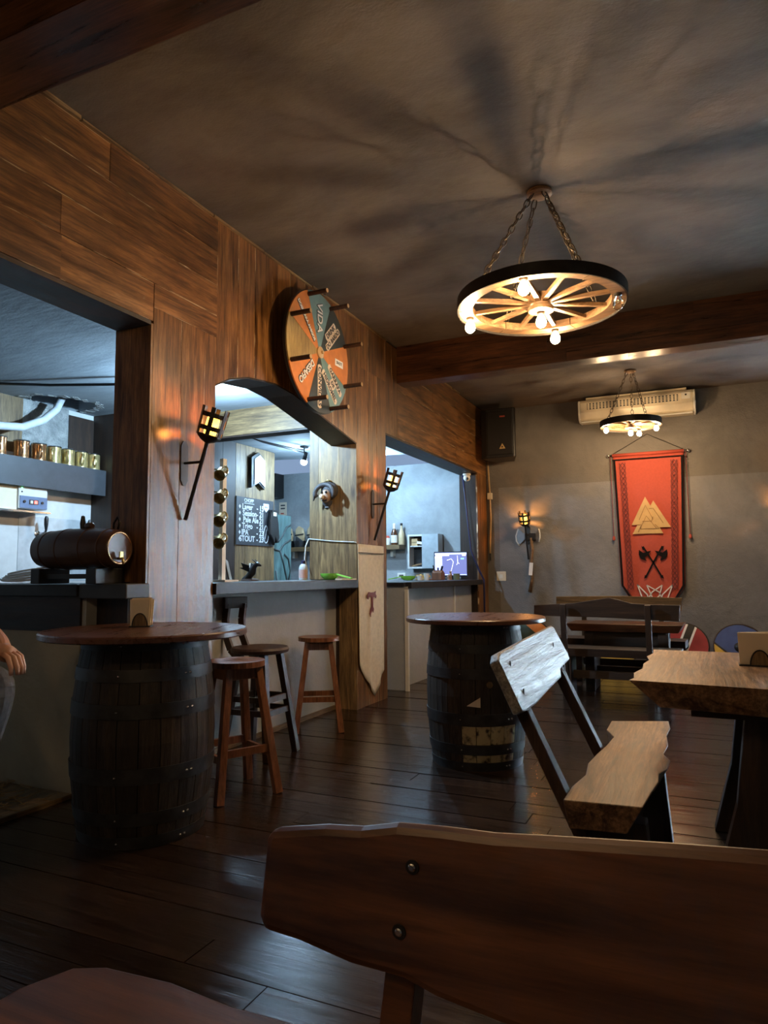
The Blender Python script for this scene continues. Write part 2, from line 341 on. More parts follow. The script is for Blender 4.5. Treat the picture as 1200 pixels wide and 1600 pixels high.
# ---- floor: slab + individual painted boards laid across the room
fl = struct(MB().bx(-3.6, XR+0.1, -1.6, YB+0.1, -0.12, -0.022).build('floor', 'black'), 'dark glossy painted board floor')
y = -0.35; nfl = 0
while y < YB-0.01:
    w = random.choice((0.135, 0.14, 0.145)); x = -0.30 - random.random()*1.2
    while x < XR:
        L_ = random.uniform(2.0, 3.0); x1 = min(x+L_, XR); xa = max(x, -0.30)
        if x1 > xa+0.05:
            dz = random.uniform(-0.0015, 0.0015)
            MB().bx(xa+0.0015, x1-0.0015, y+0.002, min(y+w, YB)-0.002, -0.022, dz).build('plank', 'floor', fl, loc=((xa+x1)/2, y+w/2, 0)); nfl += 1
        x = x1+0.001
    y += w
struct(MB().bx(-3.6, -0.30, -1.6, YB, -0.022, -0.004).build('floor_bar', 'dark_y'), 'dark floor behind the bar')
# ---- ceilings
struct(MB().bx(-0.25, XR+0.1, -1.6, YB+0.1, ZC, ZC+0.1).build('ceiling', 'ceiling'), 'brown-grey trowelled plaster ceiling')
# bar ceiling with a broken hole near the mug shelf
hole = [(-3.0,4.42),(-2.86,4.27),(-2.60,4.22),(-2.42,4.42),(-2.36,4.68),(-2.55,4.82),(-2.80,4.86),(-2.98,4.72)]
def ring_face(outer, inner, z):
    n = len(inner); mb = MB(); vs = [(p[0],p[1],z) for p in outer]+[(p[0],p[1],z) for p in inner]
    fs = [(i, (i+1)%n, n+(i+1)%n, n+i) for i in range(n)]; return vs, fs
cx, cy = -2.72, 4.55; outer = []
for px, py in hole:
    a = math.atan2(py-cy, px-cx); dx, dy = math.cos(a), math.sin(a)
    k = min(((-3.6-cx)/dx if dx < 0 else (-0.10-cx)/dx) if abs(dx) > 1e-6 else 1e9, ((-1.6-cy)/dy if dy < 0 else (YB-cy)/dy) if abs(dy) > 1e-6 else 1e9)
    outer.append((cx+dx*k, cy+dy*k))
def corners(o1, o2): pass
bm_ = MB(); vs, fs = ring_face(outer, hole, ZB); bm_.add(vs, fs)
for X, Y in ((-3.6,-1.6),(-0.10,-1.6),(-0.10,YB),(-3.6,YB)):     # fill the four corners between neighbouring outer points
    best = None
    for i in range(len(outer)):
        p, q = outer[i], outer[(i+1)%len(outer)]
        on = lambda P: abs(P[0]-X) < 1e-4, lambda P: abs(P[1]-Y) < 1e-4
        if (on[0](p) and on[1](q)) or (on[1](p) and on[0](q)): best = (p, q)
    if best: bm_.add([(best[0][0],best[0][1],ZB),(X,Y,ZB),(best[1][0],best[1][1],ZB)], [(0,1,2)])
nb = len(hole); bm_.add([(p[0],p[1],ZB) for p in hole]+[(p[0],p[1],ZB+0.25) for p in hole], [(i,(i+1)%nb,nb+(i+1)%nb,nb+i) for i in range(nb)])
cb = struct(bm_.build('ceiling_bar', 'bar_ceiling'), 'blue-grey bar ceiling with a broken hole')
MB().bx(-3.6, -0.27, -1.6, YB, ZB+0.25, ZB+0.30).build('ceiling_void', 'black', cb)
rim = MB()
for i in range(nb):
    p, q = Vector(hole[i]+(ZB,)), Vector(hole[(i+1)%nb]+(ZB,))
    for k in range(3):
        c = p.lerp(q, (k+0.5)/3); d = (c-Vector((cx,cy,ZB))).normalized()
        rim.box(c+d*random.uniform(0.025,0.05)+Vector((0,0,-0.001)), (random.uniform(.05,.10), random.uniform(.03,.06), 0.006), Matrix.Rotation(random.random()*3,3,'Z'))
rim.build('broken_plaster_edge', 'rubble', cb)

# ---- bar wall (x = 0): core + individual boards
arch = [(3.44,2.34),(3.58,2.415),(3.78,2.475),(4.10,2.512),(4.35,2.495),(4.64,2.44),(5.00,2.37),(5.39,2.295)]
core = MB()
core.bx(-0.25,-0.02,0.30,2.89,2.56,ZC).bx(-0.25,-0.02,2.89,3.44,0,ZC)
core.prism([(p[0],p[1]) for p in arch]+[(5.39,ZC),(3.44,ZC)], 0.23, YZ(-0.25))
core.bx(-0.47,-0.02,5.39,6.0,0,ZB).bx(-0.25,-0.02,5.39,6.0,ZB,ZC).bx(-0.25,-0.02,6.0,YB,2.5,ZC).bx(-0.25,-0.02,8.95,YB,0,2.5)
core.bx(-0.25,-0.02,-1.6,0.30,0,ZC)
wl = struct(core.build('wall_left', 'dark_z'), 'bar wall clad in stained pine boards with three openings')
def vplank(y0, y1, z0f, z1, mat='pine_z'):
    g = 0.0015; pr = random.uniform(-0.003, 0.001)
    def zl(yy):
        if callable(z0f): return z0f(yy)
        return z0f
    ys = [y0+g, y1-g]
    if callable(z0f): ys = sorted(set([y0+g, y1-g]+[p[0] for p in arch if y0+g < p[0] < y1-g]))
    poly = [(yy, zl(yy)) for yy in ys]+[(y1-g, z1),(y0+g, z1)]
    c = (0, (y0+y1)/2, (zl(y0)+z1)/2)
    return MB().prism(poly, 0.02+pr, YZ(-0.02)).build('plank', mat, wl, loc=c)
def hplank(y0, y1, z0, z1, mat='pine_y'):
    g = 0.0015; pr = random.uniform(-0.003, 0.001)
    return MB().bx(-0.02, pr, y0+g, y1-g, z0+g, z1-g).build('plank', mat, wl, loc=(0,(y0+y1)/2,(z0+z1)/2))
def archz(yy):
    for (a, za), (b, zb_) in zip(arch, arch[1:]):
        if a <= yy <= b: return za+(zb_-za)*(yy-a)/(b-a)
    return arch[0][1] if yy < arch[0][0] else arch[-1][1]
for z0, z1, joints in ((2.56,2.78,[0.3,1.35,2.27,2.89]),(2.78,2.98,[0.3,0.9,2.26,3.44]),(2.98,3.2,[0.3,1.6,3.44]),(3.2,3.405,[0.3,1.9,2.55,3.44])):
    for a, b in zip(joints, joints[1:]): hplank(a, b, z0, z1)
hplank(2.89, 3.44, 2.64, 2.78)
for a, b in zip([2.89,3.12,3.33,3.44],[3.12,3.33,3.44]): vplank(a, b, 0, 2.64)
ys = [3.44,3.66,3.85,4.06,4.29,4.50,4.72,4.95,5.17,5.39]
for a, b in zip(ys, ys[1:]): vplank(a, b, archz, 3.405)
ys = [5.39,5.47,5.62,5.80,6.0]
vplank(5.39, 5.47, 0, 3.405)
for a, b in zip(ys[1:], ys[2:]): vplank(a, b, 0, 3.0); vplank(a, b, 3.0, 3.405)
for a, b in ((6.0,6.15),(6.15,6.30)): vplank(a, b, 2.5, 3.405)
for z0, z1, joints in ((2.5,2.70,[6.3,8.1,YB]),(2.70,2.99,[6.3,YB]),(2.99,3.2,[6.3,7.3,YB]),(3.2,3.405,[6.3,YB])):
    for a, b in zip(joints, joints[1:]): hplank(a, b, z0, z1)
for a, b in ((8.95,9.16),(9.16,YB)): vplank(a, b, 0, 2.5)
for a, b in ((-1.6,-0.9),(-0.9,-0.3),(-0.3,0.3)): vplank(a, b, 0, 3.405)
# reveals and soffits
def reveal(x0, x1, yy, z0, z1, mat): return MB().bx(x0+.001, x1-.001, yy-0.018, yy-0.001, z0, z1).build('plank', mat, wl, loc=((x0+x1)/2, yy, (z0+z1)/2))
reveal(-0.262, -0.11, 2.89, 1.115, 2.545, 'pine_plain_z'); reveal(-0.11, 0.001, 2.89, 0, 2.545, 'pine_plain_z'); reveal(-0.262, -0.11, 2.89, 0, 1.02, 'pine_plain_z')
for a, b in ((-0.47,-0.38),(-0.38,-0.17),(-0.17,0.001)): reveal(a, b, 5.39, 1.105 if a < -0.2 else 0, 2.60 if a < -0.3 else 2.29, 'old_z')
reveal(-0.25, -0.17, 5.39, 0, 1.02, 'dark_z')
MB().bx(-0.25, 0.0, 0.3, 2.87, 2.535, 2.558).build('soffit_board', 'dark_y', wl)
MB().bx(-0.25, 0.0, 6.0, 8.95, 2.478, 2.498).build('soffit_board', 'dark_y', wl)
for (a, za), (b, zb_) in zip(arch, arch[1:]):
    MB().prism([(a,za-0.012),(b,zb_-0.012),(b,zb_-0.001),(a,za-0.001)], 0.245, YZ(-0.247)).build('arch_soffit', 'dark_y', wl)
# crumbling pale trim along the top of the boards
y = 1.9; tr = None
tm = MB()
while y < YB:
    l = random.uniform(0.25, 0.7); h = random.uniform(0.010, 0.024)
    if random.random() < 0.9: tm.bx(-0.015, random.uniform(0.006, 0.016), y, min(y+l-0.01, YB), ZC-0.025, ZC-0.025+h)
    y += l
struct(tm.build('trim_1', 'old_y'), 'crumbling pale strip between boards and ceiling')
# ---- beams
def beam(name, y0, y1, z0, label, fb):
    b = struct(MB().bx(0.0, XR, y0+0.02, y1-0.02, z0+0.02, ZC).build(name, 'dark_x'), label)
    for face in ('a', 'b'):
        for za, zb_ in zip(fb, fb[1:]):
            js = [0.0, random.uniform(1.0,2.8), 4.2, XR]
            for a, c in zip(js, js[1:]):
                o = random.uniform(0, 0.004)
                if face == 'a': MB().bx(a+.001, c-.001, y0-o, y0+0.02, za+.001, zb_-.001).build('beam_board', 'beam_x', b, loc=((a+c)/2, y0, (za+zb_)/2))
                else: MB().bx(a+.001, c-.001, y1-0.02, y1+o, za+.001, zb_-.001).build('beam_board', 'beam_x', b, loc=((a+c)/2, y1, (za+zb_)/2))
    ym = (y0+y1)/2
    for a, c in ((0.0, 2.2),(2.2, XR)):
        MB().bx(a+.001, c-.001, y0+0.002, y1-0.002, z0-0.002, z0+0.02).build('beam_board', 'beam_x', b, loc=((a+c)/2, ym, z0))
    return b
beam('beam_far', 6.28, 6.47, 3.055, 'dark boarded ceiling beam in front of the far bay', [3.055,3.17,3.32,3.43])
beam('beam_near', 1.54, 1.79, 3.05, 'dark glossy ceiling beam close to the camera', [3.05,3.24,3.43])
# ---- outer walls
bw = plaster('back_wall_plaster', (0.125,0.115,0.105), (0.205,0.185,0.165), scale=1.1, bump=0.45)
t = bw.node_tree; N = t.nodes.new; Lk = t.links.new; b = t.nodes['Principled BSDF']
src = b.inputs['Base Color'].links[0].from_socket
tc = N('ShaderNodeTexCoord'); sp = N('ShaderNodeSeparateXYZ'); Lk(tc.outputs['Object'], sp.inputs[0])
ga = N('ShaderNodeMath'); ga.operation = 'GREATER_THAN'; ga.inputs[1].default_value = 0.17; Lk(sp.outputs['X'], ga.inputs[0])
lb = N('ShaderNodeMath'); lb.operation = 'LESS_THAN'; lb.inputs[1].default_value = 2.33; Lk(sp.outputs['Z'], lb.inputs[0])
an = N('ShaderNodeMath'); an.operation = 'MULTIPLY'; Lk(ga.outputs[0], an.inputs[0]); Lk(lb.outputs[0], an.inputs[1])
mx = N('ShaderNodeMix'); mx.data_type = 'RGBA'; mx.blend_type = 'MULTIPLY'; mx.inputs[7].default_value = (1.28, 1.38, 1.55, 1); Lk(an.outputs[0], mx.inputs[0]); Lk(src, mx.inputs[6]); Lk(mx.outputs[2], b.inputs['Base Color'])
gx0, gx1, gz0, gz1 = 4.02, 5.68, 0.0, 2.65
struct(MB().bx(-0.02, gx0, YB, YB+0.12, 0, ZC).bx(gx1, XR+0.1, YB, YB+0.12, 0, ZC).bx(gx0, gx1, YB, YB+0.12, gz1, ZC).build('wall_back', bw), 'rough grey plaster wall with paler painted lower part')
struct(MB().bx(-3.6, -0.02, YB, YB+0.12, 0, ZB).build('wall_back_bar', 'bar_wall'), 'blue-grey plaster wall at the far end of the bar')
struct(MB().bx(-3.6, XR+0.1, -1.72, -1.6, 0, ZC).build('wall_front', 'grey_wall'))
struct(MB().bx(XR, XR+0.12, -1.6, YB, 0, ZC).build('wall_right', 'grey_wall'))
dr_ = struct(bpy.data.objects.new('door_1', None), 'glazed double street door'); COL.objects.link(dr_); dr_.location = ((gx0+gx1)/2, YB+0.06, 0)
for xx in (gx0, (gx0+gx1)/2, gx1): MB().bx(xx-0.04, xx+0.04, YB+0.03, YB+0.09, gz0, gz1).build('door_stile', 'dark_z', dr_)
for zz in (0.10, gz1-0.05): MB().bx(gx0, gx1, YB+0.03, YB+0.09, zz-0.09, zz+0.05).build('door_rail', 'dark_x', dr_)
for a, b_ in ((gx0+.04, (gx0+gx1)/2-.04), ((gx0+gx1)/2+.04, gx1-.04)): MB().bx(a, b_, YB+0.055, YB+0.061, 0.15, gz1-0.14).build('door_pane', 'glass', dr_)
# bar back walls
struct(MB().bx(-2.90, -2.80, -1.6, 5.05, 0, ZB).build('wall_mugs', 'white_panel'), 'white panelled wall behind the beer taps')
struct(MB().bx(-2.90, -2.45, 5.05, 5.15, 0, ZB).build('wall_jog', 'dark_z'), 'short dark boarded return wall')
wc = struct(MB().bx(-2.45, -2.37, 5.05, 7.63, 0, ZB).build('wall_chalk', 'dark_z'), 'boarded bar wall with chalkboard')
ys = [5.06,5.3,5.55,5.8,6.05,6.3,6.55,6.80,7.0,7.2,7.42,7.63]
for a, b_ in zip(ys, ys[1:]): MB().bx(-2.37, -2.35+random.uniform(-.002,.002), a+.002, b_-.002, 0, 2.74).build('plank', 'old_z' if a >= 6.79 else 'dark_z', wc, loc=(-2.36,(a+b_)/2,1.4))
struct(MB().bx(-3.6, -3.5, 7.63, YB, 0, ZB).build('wall_bar_far', 'bar_wall'))
struct(MB().bx(-3.5, -2.45, 7.55, 7.63, 0, ZB).build('wall_bar_return', 'bar_wall'))
bb = struct(MB().bx(-2.35, -0.25, 5.45, 5.62, 2.50, ZB).build('beam_bar', 'old_x'), 'pale rough timber beam under the bar ceiling')
MB().bx(-2.35, -0.25, 5.46, 5.61, 2.485, 2.50).build('beam_board', 'dark_x', bb)
# upper dark panels and rubble patch above the mug shelf
MB().bx(-2.80,-2.785,3.2,4.24,2.25,2.745).build('wall_board', 'old_z', bpy.data.objects['wall_mugs'])
MB().bx(-2.80,-2.79,4.24,4.74,2.2,2.75).build('bare_masonry', 'rubble', bpy.data.objects['wall_mugs'])
MB().bx(-2.80,-2.783,4.74,5.04,2.2,2.70).build('wall_board', 'dark_z', bpy.data.objects['wall_mugs'])
MB().bx(-2.80,-2.795,4.25,5.04,1.10,1.69).build('steel_sheet', plain('brushed_sheet', (0.5,0.55,0.58), 0.4, metal=0.3, bump=0.1), bpy.data.objects['wall_mugs'])

# ================================================================== LAMPS
def chain_links(mb, a, b, pitch, lr, wr):
    a, b = Vector(a), Vector(b); n = int((b-a).length/pitch); d = (b-a).normalized()
    s1 = d.cross(Vector((0,0,1))).normalized() if abs(d.z) < 0.99 else Vector((1,0,0)); s2 = d.cross(s1)
    for i in range(n+1):
        c = a+(b-a)*((i+0.5)/(n+1)); s = s1 if i % 2 else s2; hl = pitch*0.64; pts = []
        for k in range(10):
            t = 2*PI*k/10; pts.append(c + d*(hl*math.sin(t)) + s*(lr*math.cos(t)))
        mb.tube(pts, wr, 5, closed=True)
def bulb_mesh(c, s=1.0):
    pr = [(0.0,-0.078),(0.014,-0.075),(0.026,-0.064),(0.031,-0.048),(0.029,-0.032),(0.020,-0.014),(0.014,0.0)]
    return MB().lathe([(r*s, z*s) for r, z in pr], c, 14, caps=False)
def chandelier(label, c, zm, R, ns, lit, chains, rot0=0.0, s=1.0, group='wagon-wheel chandeliers', watts=15.0):
    x, y, z = c
    t = thing('wheel_chandelier', label, 'chandelier', (x, y, z), 0, group)
    MB().lathe([(0.06*s,ZC),(0.075*s,ZC-0.004),(0.075*s,ZC-0.022),(0.055*s,ZC-0.03)], (zm[0],zm[1],0), 20).build('ceiling_plate', 'spoke', t, smooth=True)
    MB().lathe([(R,z-0.012),(R+0.010,z-0.012),(R+0.010,z+0.058),(R,z+0.058),(R,z-0.012)], (x,y,0), 64, caps=False).build('iron_tire', 'iron', t, smooth=True)
    for k in range(6):   # felloe segments
        a0 = rot0+2*PI*k/6+0.006; a1 = rot0+2*PI*(k+1)/6-0.006; w = R*0.165
        pr = [(R-w,z),(R,z),(R,z+0.045),(R-w,z+0.045),(R-w,z)]
        mb = MB().lathe(pr, (x,y,0), 10, a0=a0, a1=a1, caps=False)
        n = 11; mb.f += [tuple(j*n for j in range(4)), tuple(j*n+10 for j in range(4))[::-1]]
        mb.build('rim_segment', 'spoke', t)
    hub = MB().lathe([(0.035*s,z-0.035),(0.072*s,z-0.03),(0.072*s,z-0.008),(0.058*s,z),(0.068*s,z+0.02),(0.058*s,z+0.05),(0.062*s,z+0.07),(0.03*s,z+0.075)], (x,y,0), 24)
    hub.build('hub', 'spoke', t, smooth=True)
    for k in range(ns):
        a = rot0+2*PI*(k+0.5)/ns; d = Vector((math.cos(a), math.sin(a), 0)); o = Vector((x,y,z+0.022))
        MB().bar(o+d*0.05*s, o+d*(R*0.86), 0.030*s, 0.026*s, w2=0.022*s, h2=0.02*s).build('spoke', 'spoke', t)
    for a in chains:
        d = Vector((math.cos(a), math.sin(a), 0)); mb = MB()
        chain_links(mb, Vector((x,y,z+0.05))+d*(R*0.9), Vector((zm[0],zm[1],ZC-0.03))+d*0.05*s, 0.052*s+0.004, 0.0155*s+0.001, 0.0036*s+0.0004)
        mb.build('chain', 'chain', t, smooth='all')
    for kind, a, rr in lit:
        p = (x+rr*math.cos(a), y+rr*math.sin(a), z-(0.035 if rr == 0 else 0.0))
        sk = MB().lathe([(0.022*s,0.002),(0.022*s,-0.012),(0.016*s,-0.018)], p, 14).build('bulb_socket', 'iron', t)
        bulb_mesh((p[0],p[1],p[2]-0.016*s), s).build('bulb' if kind else 'unlit_bulb', 'bulb' if kind else 'glass', t, smooth='all')
        if kind:
            ld = bpy.data.lights.new('filament_light', 'POINT'); ld.energy = watts; ld.color = (1.0, 0.67, 0.36); ld.shadow_soft_size = 0.009
            lo = bpy.data.objects.new('filament_light', ld); COL.objects.link(lo); lo.parent = t; lo.location = (p[0]-x, p[1]-y, p[2]-0.062*s-z)
        if not kind: MB().tube([(p[0]-.006,p[1],p[2]-.03),(p[0]-.008,p[1],p[2]-.06),(p[0]+.008,p[1],p[2]-.06),(p[0]+.006,p[1],p[2]-.03)], 0.0012, 4).build('filament', 'brass', t)
    return t
D = math.radians
chandelier('large wagon-wheel chandelier with four lit bulbs hanging in the middle bay', (1.925,3.97,2.70), (1.925,4.02), 0.475, 12,
    [(1,D(-90),.43),(1,D(180),.43),(1,D(90),.43),(0,D(0),.43),(1,0,0)], [D(-48),D(-132),D(48),D(132)], D(15))
chandelier('smaller wagon-wheel chandelier in the far bay in front of the air conditioner', (2.04,8.17,2.79), (2.06,8.17), 0.32, 10,
    [(1,D(-160),.27),(1,D(75),.27),(1,D(5),.27),(1,0,0)], [D(-50),D(-140),D(90)], 0.3, 0.85, watts=13.0)

def torch():
    t = thing('wall_torch', '', 'torch', (0,0,0), 0, 'iron cage wall torches')
    oc = [(-0.03,-0.10),(-0.012,-0.13),(0.012,-0.13),(0.03,-0.10),(0.03,0.10),(0.012,0.13),(-0.012,0.13),(-0.03,0.10)]
    MB().prism(oc, 0.006, YZ(0.001)).build('wall_plate', 'iron', t)
    MB().tube([(0.004,0,0),(0.125,0,0)], 0.008, 8).build('bracket_arm', 'black', t)
    d = Vector((0.319,0,0.948)); s1 = Vector((0,1,0)); s2 = d.cross(s1); b0 = Vector((0.02,0,-0.33))
    MB().tube([b0, b0+d*0.46], 0.0115, 10).build('rod', 'black', t, smooth=True)
    q = Matrix((s2, s1*-1, d)).transposed(); o = b0+d*0.46
    if q.determinant() < 0: q = Matrix((s2, s1, d)).transposed()
    MB().lathe([(0.012,0.0),(0.04,0.012),(0.066,0.034),(0.074,0.05),(0.070,0.05),(0.0,0.02)], o, 20, q).build('cup', 'black', t, smooth=True)
    for k in range(6):
        a = PI/6+k*PI/3; e = s1*math.cos(a)+s2*math.sin(a)
        MB().bar(o+e*0.070+d*0.040, o+e*0.077+d*0.205, 0.024, 0.005, up=e).build('cage_bar', 'iron', t)
    for h in (0.085, 0.16):
        MB().lathe([(0.070,h-0.013),(0.0745,h-0.013),(0.0745,h+0.013),(0.070,h+0.013),(0.070,h-0.013)], o, 24, q, caps=False).build('cage_ring', 'iron', t)
    MB().lathe([(0.02,0.03),(0.034,0.05),(0.038,0.09),(0.036,0.14),(0.024,0.165),(0.0,0.17)], o, 16, q).build('lamp', 'flame', t, smooth='all')
    ld = bpy.data.lights.new('torch_light', 'POINT'); ld.energy = 5.0; ld.color = (1.0, 0.36, 0.07); ld.shadow_soft_size = 0.012
    lo = bpy.data.objects.new('torch_light', ld); COL.objects.link(lo); lo.parent = t; lo.location = o+d*0.10
    return t
t0 = torch()
t0.location = (0,3.157,1.798); t0['label'] = 'lit iron cage torch on the pillar beside the keg counter'
dup(t0, (0,5.697,1.782), 0, 'lit iron cage torch on the pillar above the linen pennant')
dup(t0, (0.57,YB,1.66), -PI/2, 'lit iron cage torch on the grey back wall above the axe')
dup(t0, (3.66,YB,1.66), -PI/2, 'lit iron cage torch on the back wall right of the red banner')

# cool track lamps under the bar ceiling
def spot(loc, label, tilt, mat='cool'):
    t = thing('spot_lamp', label, 'lamp', loc, 0, 'cool white spot lamps in the bar')
    x, y, z = loc
    MB().bx(x-.03,x+.03,y-.05,y+.05,ZB-0.02,ZB).build('ceiling_mount', 'black_gloss', t)
    MB().tube([(x,y,ZB-0.02),(x,y,z+0.09)], 0.008, 8).build('stem', 'black_gloss', t)
    R = Matrix.Rotation(tilt, 3, 'Y')
    MB().lathe([(0.018,0.11),(0.026,0.10),(0.03,0.03),(0.036,0.0)], (x,y,z), 14, R).build('lamp_body', 'black_gloss', t, smooth=True)
    MB().lathe([(0.034,0.0),(0.04,-0.015),(0.038,-0.038),(0.022,-0.055),(0.0,-0.06)], (x,y,z), 14, R, caps=False).build('bulb', mat, t, smooth='all')
    return t
spot((-1.77,7.42,2.57), 'cool spot lamp on black cables under the bar ceiling beside the chalkboard', 0.3, 'cool_dim')
spot((-0.95,4.5,2.62), 'cool spot lamp behind the arch near the bar counter', 0.2, 'cool_strong')
spot((-1.32,8.3,2.60), 'cool spot lamp over the monitor counter', -0.2)

# ================================================================== FURNITURE
def barrel_table(label, c, ztop, rt, rb, re, pale, rz):
    """whisky barrel with staves, hoops and a round top; local coordinates"""
    t = thing('barrel_table', label, 'table', c, rz, 'barrel tables')
    h = ztop-0.032; n = 22
    rad = lambda z: re+(rb-re)*(1-((z/h-0.5)*2)**2)
    zs = [0, 0.12*h, 0.3*h, 0.5*h, 0.7*h, 0.88*h, h]
    mb = MB(); da = 2*PI/n
    for z in zs:
        r = rad(z); g = 0.0035/r
        for a, q in ((-da/2+g/2, r),(0, r*1.004),(da/2-g/2, r),(da/2-g/2, r-0.03),(-da/2+g/2, r-0.03)): mb.v.append((q*math.cos(a), q*math.sin(a), z))
    for i in range(len(zs)-1):
        for j in range(5): mb.f.append((i*5+j, i*5+(j+1)%5, i*5+5+(j+1)%5, i*5+5+j))
    k = (len(zs)-1)*5; mb.f += [(4,3,2,1,0), (k,k+1,k+2,k+3,k+4)]
    s0 = mb.build('stave', 'stave', t, world=False)
    for i in range(1, n):
        s = bpy.data.objects.new('stave', s0.data); COL.objects.link(s); s.parent = t; s.rotation_euler = (0,0,i*da)
        ang = (i*da + PI) % (2*PI) - PI
        if pale and pale[0] <= ang <= pale[1]:
            s.data = s0.data.copy(); s.data.materials[0] = M['stave_pale']
    MB().lathe([(0,0.02),(rad(0)-0.02,0.02),(rad(0)-0.02,0.035),(0,0.035)], (0,0,0), 24).build('barrel_head', 'stave', t, world=False)
    MB().lathe([(rad(h)-0.03,h-0.03),(rad(h)-0.03,h-0.005)], (0,0,0), 24).build('barrel_head', 'stave', t, world=False)
    for f0, f1 in ((0.0,0.06),(0.112,0.177),(0.312,0.39),(0.625,0.695),(0.80,0.86),(0.95,1.0)):
        pr = [(rad(h*f)+0.004, h*f) for f in (f0, (f0+f1)/2, f1)]
        pr = [(pr[0][0]-0.004,pr[0][1])]+pr+[(pr[2][0]-0.004,pr[2][1])]
        hp = MB().lathe(pr, (0,0,0), 44, caps=False).build('hoop', 'hoop', t, smooth=True, world=False)
        zc = h*(f0+f1)/2
        for a in (2.2, 4.7, -0.62, -0.54): MB().ball((math.cos(a)*(rad(zc)+0.004), math.sin(a)*(rad(zc)+0.004), zc), 0.006, 6).build('rivet', 'steel', hp, world=False)
    MB().lathe([(0,h+0.001),(rt-0.008,h+0.001),(rt,h+0.006),(rt,h+0.026),(rt-0.006,h+0.032),(0,h+0.032)], (0,0,0), 72, caps=False).build('tabletop', 'tabletop', t, smooth=True, world=False)
    return t, rad, h
# pale worn paint on some staves: one band between two hoops
pm = wood('barrel_stave_pale', (0.058,0.040,0.026), (0.016,0.011,0.008), 'z', rough=0.6, gs=1.6, bump=0.5, vary=0.3, knots=False)
tt = pm.node_tree; N = tt.nodes.new; Lk = tt.links.new; bs = tt.nodes['Principled BSDF']; src = bs.inputs['Base Color'].links[0].from_socket
tc = N('ShaderNodeTexCoord'); sp = N('ShaderNodeSeparateXYZ'); Lk(tc.outputs['Object'], sp.inputs[0])
def band(z0, z1):
    a = N('ShaderNodeMath'); a.operation = 'GREATER_THAN'; a.inputs[1].default_value = z0; Lk(sp.outputs['Z'], a.inputs[0])
    b_ = N('ShaderNodeMath'); b_.operation = 'LESS_THAN'; b_.inputs[1].default_value = z1; Lk(sp.outputs['Z'], b_.inputs[0])
    c = N('ShaderNodeMath'); c.operation = 'MULTIPLY'; Lk(a.outputs[0], c.inputs[0]); Lk(b_.outputs[0], c.inputs[1]); return c
ms = N('ShaderNodeMath'); ms.operation = 'MAXIMUM'; Lk(band(0.155, 0.26).outputs[0], ms.inputs[0]); Lk(band(0.052, 0.094).outputs[0], ms.inputs[1])
nz = N('ShaderNodeTexNoise'); nz.inputs['Scale'].default_value = 22; nz.inputs['Detail'].default_value = 6; oi_ = N('ShaderNodeObjectInfo'); nz.noise_dimensions = '4D'; mu_ = N('ShaderNodeMath'); mu_.operation = 'MULTIPLY'; mu_.inputs[1].default_value = 40; Lk(oi_.outputs['Random'], mu_.inputs[0]); Lk(mu_.outputs[0], nz.inputs['W']); Lk(tc.outputs['Object'], nz.inputs['Vector'])
gt_ = N('ShaderNodeMapRange'); gt_.inputs['From Min'].default_value = 0.36; gt_.inputs['From Max'].default_value = 0.50; Lk(nz.outputs['Fac'], gt_.inputs['Value'])
pr_ = N('ShaderNodeMath'); pr_.operation = 'MULTIPLY'; Lk(ms.outputs[0], pr_.inputs[0]); Lk(gt_.outputs[0], pr_.inputs[1])
mx = N('ShaderNodeMix'); mx.data_type = 'RGBA'; mx.inputs[7].default_value = (0.42, 0.34, 0.19, 1); Lk(pr_.outputs[0], mx.inputs[0]); Lk(src, mx.inputs[6]); Lk(mx.outputs[2], bs.inputs['Base Color'])
M['stave_pale'] = pm
T1 = (0.33,2.54,0); T2 = (1.40,4.26,0)
barrel_table('dark barrel table in the foreground carrying a napkin holder', T1, 0.90, 0.465, 0.318, 0.272, None, 0.4)
b2, rad2, h2 = barrel_table('barrel table with pale paint patches standing behind the grey-backed bench', T2, 0.88, 0.435, 0.307, 0.272, (D(-85), D(-22)), 0.0)
def on_barrel(az, z): r = rad2(z)+0.004; return Vector((T2[0]+r*math.cos(az), T2[1]+r*math.sin(az), z)), Vector((math.cos(az), math.sin(az), 0))
p, nrm = on_barrel(D(-37), 0.475); q = Matrix.Rotation(D(-37),3,'Z') @ R90Y
MB().lathe([(0.034,0),(0.036,0.004),(0.026,0.006),(0.024,0.01),(0,0.012)], p, 18, q).build('bung', 'sticker', b2)
p, nrm = on_barrel(D(-74), 0.40); tg = Vector((-nrm.y, nrm.x, 0))
MB().prism([(-0.05,-0.02),(0.03,-0.028),(0.03,0.03)], 0.003, lambda u,v,w: p+tg*u+Vector((0,0,v))+nrm*(w-0.001)).build('torn_sticker', 'sticker', b2)
p, nrm = on_barrel(D(-58), 0.50)
MB().lathe([(0.02,-.002),(0.018,0.003),(0,0.004)], p, 12, Matrix.Rotation(D(-58),3,'Z') @ R90Y).build('worn_knot', 'old_z', b2)

